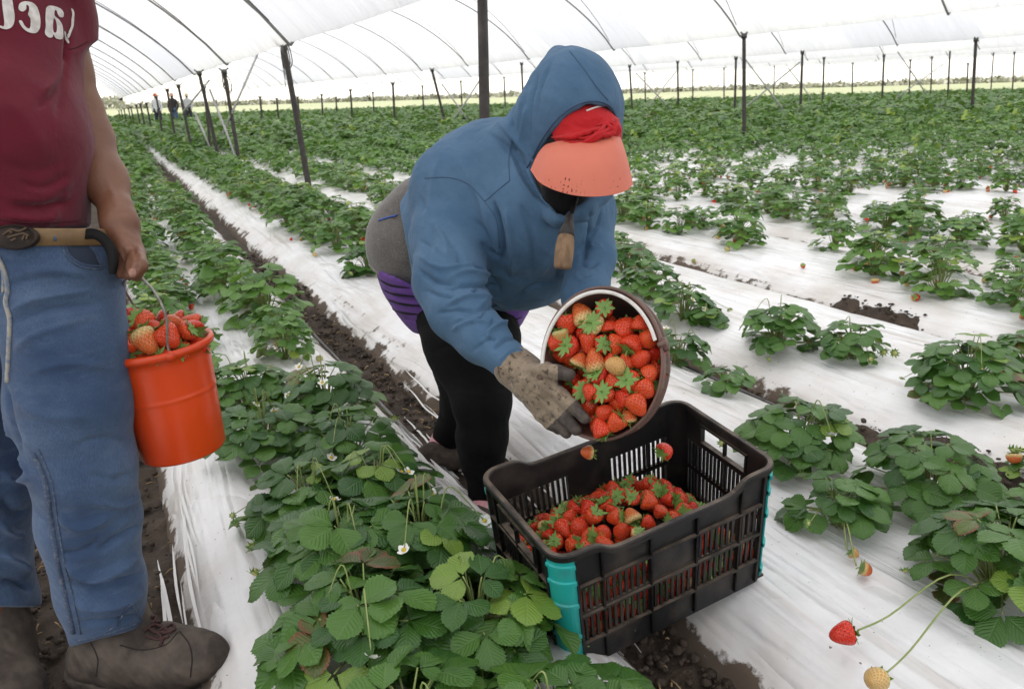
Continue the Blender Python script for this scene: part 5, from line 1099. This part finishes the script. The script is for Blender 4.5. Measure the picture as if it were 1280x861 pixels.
def proj_o(P):
    r = np.hypot(P[:, 0], P[:, 1]); lim = R1-.029; s = np.minimum(1, lim/np.maximum(r, 1e-6)); P[:, 0] *= s; P[:, 1] *= s; P[:, 2] = np.clip(P[:, 2], -.075, ocap(P[:, 0], P[:, 1])); return P
P = pack(P, rb_, proj_o, np.array([0, 0, .0004]))
for p in P[ocap(P[:, 0], P[:, 1])-P[:, 2] < .07]:
    strawberry(ow(*p), rb_*g.uniform(.85, 1.15), rand_quat(g), 'ripe strawberry resting in the carried orange bucket', 'strawberries in the carried orange bucket', M_BERRYP if g.random() < .1 else M_BERRY, g=g)
strawberry(ow(-.04, -.02, .062), .029, Vector(f1*.95+oa*.2-f2*.3).to_track_quat('Z', 'Y'), 'long pointed red strawberry lying on top in the orange bucket, tip to the left', 'strawberries in the carried orange bucket', M_BERRY, 2)
# ------------------------------------------------------------------ strawberry plants
def leaflet(L, Wd, rows, cols, fold, curl, g, teeth=True):
    t = np.linspace(0, 1, rows); s = np.linspace(-1, 1, cols)
    wp = np.array([0, .30, .56, .78, .92, 1.0, 1.0, .94, .80, .55, .0]); w_ = np.interp(t, np.linspace(0, 1, 11), wp)
    if teeth:
        alt = np.where(np.arange(rows) % 2 == 0, 1.0, .90); alt[0] = 1
    else: alt = np.ones(rows)
    T, S_ = np.meshgrid(t, s, indexing='ij'); Wg = (w_*1.0)[:, None]*np.where(np.abs(S_) > .98, alt[:, None], 1)
    y = T*L+np.where(np.abs(S_) > .98, .02*L*(T > .02)*(1-T), 0)+.10*L*np.abs(S_)*(T-.2)*(T > .8)*-.6; x = S_*Wg*Wd/2
    z = fold*np.abs(x)-curl*(T**2)*L+.018*L*np.sin(T*17-np.abs(S_)*6)*np.abs(S_)**.5*(.5 if teeth else 0)-.10*Wd*np.abs(S_)**3*g.uniform(-.2, 1.1)
    a = g.uniform(-.05, .05); x = x+a*T**2*L
    ii = np.arange(rows*cols).reshape(rows, cols); F = np.stack([ii[:-1, :-1], ii[:-1, 1:], ii[1:, 1:], ii[1:, :-1]], -1).reshape(-1, 4)
    return np.stack([x, y, z], -1).reshape(-1, 3), F, np.stack([(S_+1)/2, T], -1).reshape(-1, 2)
def frame(fwd, nrm):
    fwd = fwd/np.linalg.norm(fwd); nrm = nrm-fwd*(nrm@fwd); nrm /= np.linalg.norm(nrm); return np.stack([np.cross(fwd, nrm), fwd, nrm], 0)
def leaves(g, n, rad, hgt, size, rows, cols, teeth=True, sector=None, stems=True):
    V, F, U, U2, nv = [], [], [], [], 0; sm = MB()
    for i in range(n):
        az = i*2.399963+g.uniform(-.45, .45); q = math.sqrt((i+.4)/n); rho = rad*min(1.0, q*g.uniform(.82, 1.10)); h = hgt*math.sqrt(max(.025, 1-(rho/(rad*1.03))**2))*g.uniform(.82, 1.12)+.015
        if g.random() < .24: rho = rad*g.uniform(.55, .98); h = g.uniform(.02, .10)
        rd = np.array([math.cos(az), math.sin(az), 0]); c = rd*rho*.86+np.array([0, 0, h])
        tilt = q*g.uniform(.25, .80); nrm = rd*math.sin(tilt)+np.array([0, 0, math.cos(tilt)])+g.normal(0, .16, 3); fwd = rd*math.cos(tilt)-np.array([0, 0, math.sin(tilt)*.9])+np.cross(rd, [0, 0, 1])*g.normal(0, .45)+g.normal(0, .12, 3)
        Lf = size*g.uniform(.78, 1.16)*(1.0 if q > .35 else .78); yng = 1.0 if (q < .25 and g.random() < .3) or g.random() < .02 else g.uniform(.06, .55)
        if g.random() < .015: yng = 0.0
        rr = g.random(); M = frame(fwd, nrm)
        for da, sc in ((0, 1.0), (1.28, .93), (-1.28, .93)):
            d = math.cos(da)*M[1]+math.sin(da)*M[0]; M2 = frame(d+M[2]*g.uniform(-.12, .12), M[2]+M[0]*math.sin(da)*g.uniform(-.1, .22)+g.normal(0, .05, 3))
            v, f, u = leaflet(Lf*sc, Lf*sc*g.uniform(.80, .95), rows, cols, g.uniform(.06, .34), g.uniform(.02, .24), g, teeth)
            V.append(v@M2+c+d*.006); F.append(f+nv); U.append(u); U2.append(np.tile([rr+g.uniform(-.06, .06), yng], (len(v), 1))); nv += len(v)
        if stems:
            b = rd*g.uniform(.004, .03)+np.array([0, 0, .0]); mid = rd*rho*.35+np.array([0, 0, h*.72]); sm.tube(spline([b, mid, c], 7), [.0032, .003, .0028, .0026, .0024, .0021, .0017], 5)
    return (np.concatenate(V), np.concatenate(F), np.concatenate(U), np.concatenate(U2)), sm
def leaf_mesh(d, name='leaves'): V, F, U, U2 = d; return mesh_np(name, V, F, True, uv=U, uv2=U2)
def flower_mesh(g):
    mb = MB()
    for i in range(5):
        a = i*1.2566+g.uniform(-.1, .1); u = np.linspace(0, 1, 6); G = []
        for s in (-1, -.5, 0, .5, 1):
            wv = .0075*np.sin(math.pi*np.clip(u*.85+.1, 0, 1))**.7*s; r = .002+.0135*u; G.append(np.stack([r*math.cos(a)-wv*math.sin(a), r*math.sin(a)+wv*math.cos(a), .003*u+.004*u**2-.001*abs(s)], -1))
        mb.grid(np.array(G), 0)
    mb.lathe([(.0001, .0065), (.003, .006), (.005, .0035), (.005, 0)], 12, None, 1)
    return mb.mesh('flower')
FLW = [flower_mesh(np.random.default_rng(k)) for k in range(3)]
for m in FLW: m.materials.append(M_PETAL); m.materials.append(M_POLLEN)
def bud_mesh(g):
    mb = MB(); mb.lathe([(.0001, .011), (.003, .0105), (.006, .007), (.0072, .003), (.006, -.001), (.0001, -.002)], 12, None, 0)
    for i in range(9):
        a = i*.698+g.uniform(-.1, .1); u = np.linspace(0, 1, 5); G = []
        for s in (-1, 0, 1):
            wv = .0030*np.sin(math.pi*np.clip(u*.9+.1, 0, 1))*s; r = .003+.0125*u; G.append(np.stack([r*math.cos(a)-wv*math.sin(a), r*math.sin(a)+wv*math.cos(a), .0005+.010*u**1.5*g.uniform(.2, 1)-.001*abs(s)], -1))
        mb.grid(np.array(G), 1)
    return mb.mesh('unripe_fruit')
BUD = [bud_mesh(np.random.default_rng(k)) for k in range(3)]
for m in BUD: m.materials.append(M_UNRIPE); m.materials.append(M_CALYX)
PLANT_N = 0
def hero(x, y, rad, hgt, n, size, label, seed, fl=2, bud=3, sides=(0, 6.28), group=None, ripe=(), z=None):
    """a near plant with leaves, leaf stalks, flowers and young fruit as parts; rests on the bed"""
    g = np.random.default_rng(seed); z0 = (bed_z(x, y) if z is None else z)-.004; root = empty('strawberry_plant', (x, y, z0)); tag(root, label, 'plant', group)
    d, sm = leaves(g, int(n*1.6), rad, hgt*1.06, size*.92, 21, 5); o = link('leaves', leaf_mesh(d), root, M_LEAF)
    so_ = MB(); pts = []
    def stalk(a, r, h, top=False):
        e = np.array([math.cos(a)*r, math.sin(a)*r, 0]); wx, wy = x+e[0], y+e[1]; gz = max(bed_z(wx, wy), float(soil_z(np.array(wx), np.array(wy))))-z0; e[2] = gz+h
        m1 = e*.5+np.array([0, 0, hgt*(.55 if not top else .95)]); m1[2] = max(m1[2], e[2]*.8); so_.tube(spline([(0, 0, .01), m1*.6+np.array([0, 0, .02]), m1, e], 14), np.linspace(.0024, .0014, 14), 6); return e
    for k in range(fl):
        a = g.uniform(*sides); e = stalk(a, rad*g.uniform(.2, .85), hgt*g.uniform(.75, 1.12), True); f = link('flower', FLW[k % 3], root); f.location = e; f.rotation_euler = (g.uniform(-.7, .7), g.uniform(-.7, .7), g.uniform(0, 6)); f.scale = (1.05,)*3
    for k in range(bud):
        a = g.uniform(*sides); e = stalk(a, rad*g.uniform(.85, 1.35), g.uniform(.012, .06)); f = link('unripe_fruit', BUD[k % 3], root); f.location = e; f.rotation_euler = (g.uniform(.6, 2.4), g.uniform(-.6, .6), a); f.scale = (g.uniform(.8, 1.5),)*3
    for (rx, ry, rz, rr_, mm, kk, q) in ripe:
        p = np.array([rx, ry, rz])-np.array([x, y, z0]); dd = np.array(q.to_matrix())[:, 2]; e = p+dd*rr_*1.3
        so_.tube(spline([(0, 0, .01), e*.4+np.array([0, 0, hgt*.5]), e*.8+np.array([0, 0, .02]), e], 16), .0022, 6)
        me, cm = BER[kk]; f = link('fruit', variant(me, mm), root); f.location = p; f.rotation_mode = 'QUATERNION'; f.rotation_quaternion = q; f.scale = (rr_,)*3; c = link('calyx', cm); c.parent = f
    sm.build('leaf_stalks', M_STEM).parent = root
    if so_.v: o = so_.build('fruit_stalks', M_STEM); o.parent = root
    return root
zq = lambda dx, dy, dz: Vector((dx, dy, dz)).to_track_quat('Z', 'Y')
# foreground bed, between the man and the crate
FG_ = [(.56, 1.00, .20, .13, 26, .090, 'strawberry plant at the bottom edge, in front of the crate\'s teal corner', 1, 2, 3), (.33, 1.14, .17, .15, 20, .086, 'strawberry plant at the bottom edge nearest the man\'s boot toe', 2, 1, 5),
    (.56, 1.36, .19, .155, 28, .090, 'leafy strawberry plant against the crate\'s teal front corner', 3, 2, 3), (.34, 1.44, .21, .18, 28, .092, 'strawberry plant with long fruit stalks reaching towards the man\'s boot', 4, 2, 5),
    (.56, 1.70, .19, .18, 28, .092, 'strawberry plant with white flowers beside the crate\'s far left corner', 5, 5, 4), (.38, 1.74, .21, .19, 28, .094, 'strawberry plant left of the flowering one, its leaves over bare white film', 6, 3, 3),
    (.53, 2.02, .19, .17, 26, .090, 'strawberry plant in front of the woman\'s muddy shoes', 7, 3, 4), (.36, 2.08, .19, .17, 22, .088, 'strawberry plant between the orange bucket\'s base and the flowering plants', 8, 3, 3),
    (.56, 2.36, .19, .17, 24, .086, 'strawberry plant on the foreground bed just past the woman\'s back shoe', 9, 2, 2), (.33, 2.62, .19, .17, 24, .086, 'strawberry plant right beside the orange bucket\'s lower side', 10, 3, 3),
    (.60, 2.86, .20, .17, 26, .084, 'strawberry plant with white blossoms right of the orange bucket', 11, 4, 3), (.36, 3.12, .20, .17, 26, .084, 'strawberry plant level with the orange bucket\'s rim', 12, 2, 2)]
for a in FG_: hero(*a[:7], a[7], a[8], a[9])
# bed behind the crate
b_ = lambda px, py, z=.17: grd(px, py, z)
hero(1.86, 1.72, .185, .17, 24, .082, 'strawberry plant on the white film just right of the crate\'s handle hole', 21, 1, 4)
p = b_(1052, 792, .185); p2 = b_(1093, 850, .185)
hero(1.66, 1.38, .13, .12, 12, .078, 'small low strawberry plant right of the crate, pale fruit hanging below', 22, 0, 3, ripe=((*b_(1083, 712, .185), .020, M_BERRYP, 4, zq(-.6, .5, .3)), (*b_(1068, 692, .185), .016, M_BERRYU, 1, zq(-.5, .6, .4))))
hero(1.98, 1.34, .20, .16, 24, .086, 'spreading strawberry plant at the right beside a bare patch of soil', 23, 0, 2)
hero(1.73, .96, .20, .19, 34, .090, 'big dark strawberry plant at the lower right with one ripe red fruit on a stalk', 24, 1, 6, ripe=((*p, .027, M_BERRY, 2, zq(*(rt*.9+np.array([0, 0, .25])))), (*p2, .026, M_BERRYU, 3, zq(*(rt*.5+fw*.4)))))
hero(1.99, .93, .19, .17, 22, .086, 'strawberry plant cut by the right edge behind the big dark one', 25, 0, 2)
hero(2.10, 2.34, .10, .08, 8, .066, 'tiny leafy strawberry sprout just behind the crate\'s far rim', 26, 0, 0)
hero(2.20, 2.78, .13, .14, 13, .080, 'strawberry plant with one white flower half hidden behind the brown bucket', 27, 2, 1)
hero(2.52, 1.28, .14, .10, 8, .07, 'strawberry plant at the right edge with an orange fruit over soil', 28, 0, 4, ripe=((*b_(1268, 573, .17), .024, M_BERRYP, 4, zq(.2, .3, .6)),))
hero(1.52, 5.35, .21, .18, 26, .085, 'leafy strawberry plant just left of the woman\'s hips', 29, 1, 3); hero(1.70, 4.75, .17, .14, 18, .078, 'small strawberry plant touching the woman\'s grey waist', 30, 0, 5)
# third bed: separate clumps on white film
for k, (px, py, rad, hg, n, lab) in enumerate(((812, 372, .20, .20, 28, 'bushy strawberry plant to the right of the woman\'s sleeve'), (856, 394, .17, .16, 20, 'strawberry plant next to the bushy one by the woman\'s sleeve'), (782, 340, .20, .19, 26, 'strawberry plant close behind the woman\'s left shoulder'),
    (884, 402, .08, .08, 8, 'tiny strawberry plant alone on the film right of the sleeve'), (972, 430, .18, .18, 26, 'round strawberry plant alone on white film above the crate'), (1064, 446, .14, .13, 14, 'small strawberry plant next to a bare soil patch'),
    (1205, 497, .21, .20, 34, 'large round strawberry plant at the right on white film'), (1287, 470, .17, .16, 20, 'strawberry plant cut off by the right edge, beside the large round one'))):
    p = grd(px, py, .165); hero(p[0], p[1], rad, hg, n, .080, lab, 50+k, 1 if k != 4 else 2, 3)
# mid distance: every plant its own object, meshes shared between like ones
def mid_mesh(seed, n, rows, cols, rad=.2, hg=.19):
    g = np.random.default_rng(seed); d, sm = leaves(g, n, rad, hg, .066, rows, cols, False, stems=False); V, F, U, U2 = d
    sv, sf, k0 = [], [], len(V)
    for c in V.reshape(-1, rows*cols, 3)[::3, cols//2]:
        b = c*np.array([.06, .06, 0]); q = np.stack([b, c*np.array([.4, .4, .75]), c]); r = np.array([[.003, 0, 0], [-.0015, .0026, 0], [-.0015, -.0026, 0]]); i0 = k0+sum(len(x) for x in sv)
        sv.append((q[:, None]+r[None]).reshape(-1, 3)); sf.append(np.array([(i0+a*3+k, i0+a*3+(k+1) % 3, i0+a*3+3+(k+1) % 3, i0+a*3+3+k) for a in (0, 1) for k in range(3)]))
    ns = len(np.concatenate(sv)); mi = np.concatenate([np.zeros(len(F), int), np.ones(len(np.concatenate(sf)), int)]); z2 = np.zeros((ns, 2))
    me = mesh_np('strawberry_plant', np.concatenate([V]+sv), np.concatenate([F]+sf), True, uv=np.concatenate([U, z2]), uv2=np.concatenate([U2, z2]), mi=mi); me.materials.append(M_LEAFFAR); me.materials.append(M_STEM)
    return me
MIDS = [mid_mesh(100+k, 40, 7, 5, .175, .22) for k in range(6)]; LOWS = [mid_mesh(140+k, 30, 4, 3, .18, .22) for k in range(5)]
FRUITS = []
def rows_of(j):
    c = FUR(j)+.665; return [c-.21, c+.21]
g = np.random.default_rng(5); cand = []
for j in range(-4, 58):
    for r_i, xr in enumerate(rows_of(j)):
        ye = float(FIELD_END(np.array(xr)))
        y = {0: 3.05+.2*r_i, 1: 5.9+.2*r_i, 2: 4.3+.2*r_i}.get(j, -1.0)
        if j in (-1, -2, -3, -4): y = 1.0
        while y < ye:
            y += g.uniform(.30, .42) if j < 2 else g.uniform(.35, .50)
            x = xr+g.normal(0, .05)
            if j == 2 and y < 5.2 and g.random() < .3: continue
            if g.random() < (.05 if j < 2 else (.27 if y < 13 else .08)): continue
            if j == 1 and abs(y-5.35) < .4: continue
            px, py, dz = pixel_of((x, y, .2))
            if dz < .4 or px < -90 or px > 1370 or py > 1000: continue
            cand.append((dz, x, y, j))
cand.sort(); NEAR_N = 255
def bed_label(j, y, px):
    if j < 0: return 'strawberry plant on the beds behind the man', 'plants on the beds behind the man'
    if j == 0: return 'strawberry plant in the dense green row running past the man\'s arm', 'plants in the row beside the man'
    if j == 1: return 'strawberry plant in the dense row to the left of the post line', 'plants in the row left of the posts'
    if j == 2: return 'strawberry plant in the first row right of the post line', 'plants in the row right of the posts'
    if j == 3: return 'strawberry plant on the fourth white bed, beyond the bare soil patch', 'plants on the fourth bed'
    if j == 4: return 'strawberry plant on the fifth bed, right of the woman\'s visor', 'plants on the fifth bed'
    return 'strawberry plant in the green mass of rows farther across the field', 'plants in the middle of the field'
for i, (dz, x, y, j) in enumerate(cand[:NEAR_N]):
    me = MIDS[int(g.integers(6))] if dz < 9.5 else LOWS[int(g.integers(5))]
    o = link('strawberry_plant', me); s = g.uniform(.78, 1.18); o.location = (x, y, bed_z(x, y)-.005); o.scale = (s*g.uniform(.95, 1.15), s*g.uniform(.95, 1.15), s*g.uniform(.8, 1.1)); o.rotation_euler = (0, 0, g.uniform(0, 6.28))
    lb, gp = bed_label(j, y, 0); tag(o, lb, 'plant', gp)
    for k in range(int(g.integers(0, 4))):
        a = g.uniform(0, 6.28); e = (x+math.cos(a)*.19*s, y+math.sin(a)*.19*s); FRUITS.append((e[0], e[1], dz))
rest = cand[NEAR_N:]
def crop_mass():
    bases = []
    for k in range(6):
        gg = np.random.default_rng(200+k); d, _ = leaves(gg, 22, .19, .21, .085, 3, 3, False, stems=False); bases.append(d)
    tiny = []
    for k in range(5):
        gg = np.random.default_rng(230+k); d, _ = leaves(gg, 11, .21, .20, .125, 3, 3, False, stems=False); tiny.append(d)
    V, F, U, U2, n = [], [], [], [], 0
    for dz, x, y, j in rest:
        d = bases[int(g.integers(6))] if dz < 24 else tiny[int(g.integers(5))]; s = g.uniform(.85, 1.22)*(1+.75*min(1, max(0, dz-11)/13)); a = g.uniform(0, 6.28); ca, sa = math.cos(a)*s, math.sin(a)*s
        v = d[0]@np.array([[ca, sa, 0], [-sa, ca, 0], [0, 0, s*g.uniform(.8, 1.15)]])+np.array([x, y, .15]); V.append(v); F.append(d[1]+n); U.append(d[2]); U2.append(d[3]+np.array([g.random()*.5, 0])); n += len(v)
    me = mesh_np('strawberry_foliage', np.concatenate(V), np.concatenate(F), True, uv=np.concatenate(U), uv2=np.concatenate(U2)); return link('strawberry_foliage', me, None, M_LEAFFAR)
o = crop_mass(); tag(o, 'mass of far strawberry foliage filling the field to the horizon', kind='stuff')
print('plants', len(cand), len(rest))
# fallen and ripening fruit among the plants
V, F, U, MI, nv = [], [], [], [], 0
bm0 = BER[1][0]; bv = np.array([v.co[:] for v in bm0.vertices]); bf = np.array([p.vertices[:] for p in bm0.polygons]); bu = np.zeros((len(bv), 2))
for lp in bm0.loops: bu[lp.vertex_index] = bm0.uv_layers[0].data[lp.index].uv
for x, y, dz in FRUITS:
    if dz > 15: continue
    z = max(bed_z(x, y), 0)+.016; k = g.random(); R3 = np.array(rand_quat(g).to_matrix()); V.append(bv*g.uniform(.016, .026)@R3.T+np.array([x, y, z])); F.append(bf+nv); U.append(bu); MI.append(np.full(len(bf), 0 if k < .4 else (1 if k < .75 else 2))); nv += len(bv)
o = link('field_fruit', mesh_np('field_fruit', np.concatenate(V), np.concatenate(F), True, uv=np.concatenate(U), mi=np.concatenate(MI)), None, [M_BERRY, M_BERRYP, M_BERRYU]); tag(o, 'small strawberries dotted between the plants across the field', kind='stuff')
for px, py, r, m, lab in ((1147, 366, .022, M_BERRY, 'loose ripe strawberry on the film by the plant clumps at right'), (1174, 388, .019, M_BERRYP, 'loose orange strawberry on the film, middle of three near the right'), (1203, 398, .020, M_BERRY, 'loose dark red strawberry just above the large round plant'),
    (1004, 330, .018, M_BERRY, 'loose red strawberry on the film right of the hood'), (868, 310, .018, M_BERRYP, 'loose strawberry on the film between two plants by the visor'), (1012, 427, .018, M_BERRYP, 'orange fruit at the foot of the round plant above the crate'), (552, 478, .024, M_BERRYP, 'orange-red strawberry fallen behind the woman\'s knee, the left of two'), (562, 481, .023, M_BERRYP, 'orange-red strawberry behind the woman\'s knee, half hidden by her leg'), (270, 325, .02, M_BERRYP, 'red fruit lying in the dense row above the orange bucket')):
    p = grd(px, py, .185 if px > 600 or px < 400 else .12); strawberry((p[0], p[1], bed_z(p[0], p[1])+r*.8), r, zq(g.normal(), g.normal(), .3), lab, None, m, g=g)
# loose white petals and flowers as specks over the far rows are part of the mass; blossoms on the middle rows
mb = MB()
for dz, x, y, j in cand[:900]:
    if dz > 16: continue
    for k in range(int(g.integers(0, 3))):
        a = g.uniform(0, 6.28); r = g.uniform(.05, .18); c = np.array([x+math.cos(a)*r, y+math.sin(a)*r, .17+.18*math.sqrt(1-(r/.2)**2)+g.uniform(0, .02)]); q = g.normal(0, 1, 3); q /= np.linalg.norm(q); u1 = np.cross(q, [.3, .2, .9]); u1 /= np.linalg.norm(u1); u2 = np.cross(q, u1)
        V = [c+.014*(math.cos(t)*u1+math.sin(t)*u2)*(1 if i % 2 == 0 else .55) for i, t in enumerate(np.linspace(0, 2*math.pi, 11)[:-1])]; mb.add(V+[c], [(i, (i+1) % 10, 10) for i in range(10)], 0 if g.random() < .6 else 1)
o = mb.build('blossoms', [M_PETAL, mat('yellow_bud', (.45, .46, .12), .6)]); tag(o, 'white and yellow blossoms sprinkled through the middle rows', kind='stuff')

# strawberries buried where neither the photo nor a step to the side shows them are left out
bpy.context.view_layer.update(); dg = bpy.context.evaluated_depsgraph_get()
eyes = [Vector(EYE), Vector(EYE+rt*.45), Vector(EYE-rt*.45), Vector(EYE+up*.3)]
gone = 0
for o in [o for o in COL.objects if o.get('category') == 'strawberry' and o.get('group')]:
    ctr = o.matrix_world.translation; r = o.scale[0]; seen = False
    for e in eyes:
        d0 = (ctr-e).normalized(); a = d0.orthogonal().normalized(); b2 = d0.cross(a)
        for k in range(9):
            tgt = ctr if k == 0 else ctr+(a*math.cos(k*.785)+b2*math.sin(k*.785))*r*.8
            ok, loc, n, i, ob, mtx = C.ray_cast(dg, e, (tgt-e).normalized())
            if ok and (ob == o or ob.parent == o): seen = True; break
        if seen: break
    if not seen:
        for c in list(o.children): bpy.data.objects.remove(c)
        bpy.data.objects.remove(o); gone += 1
print('removed', gone)
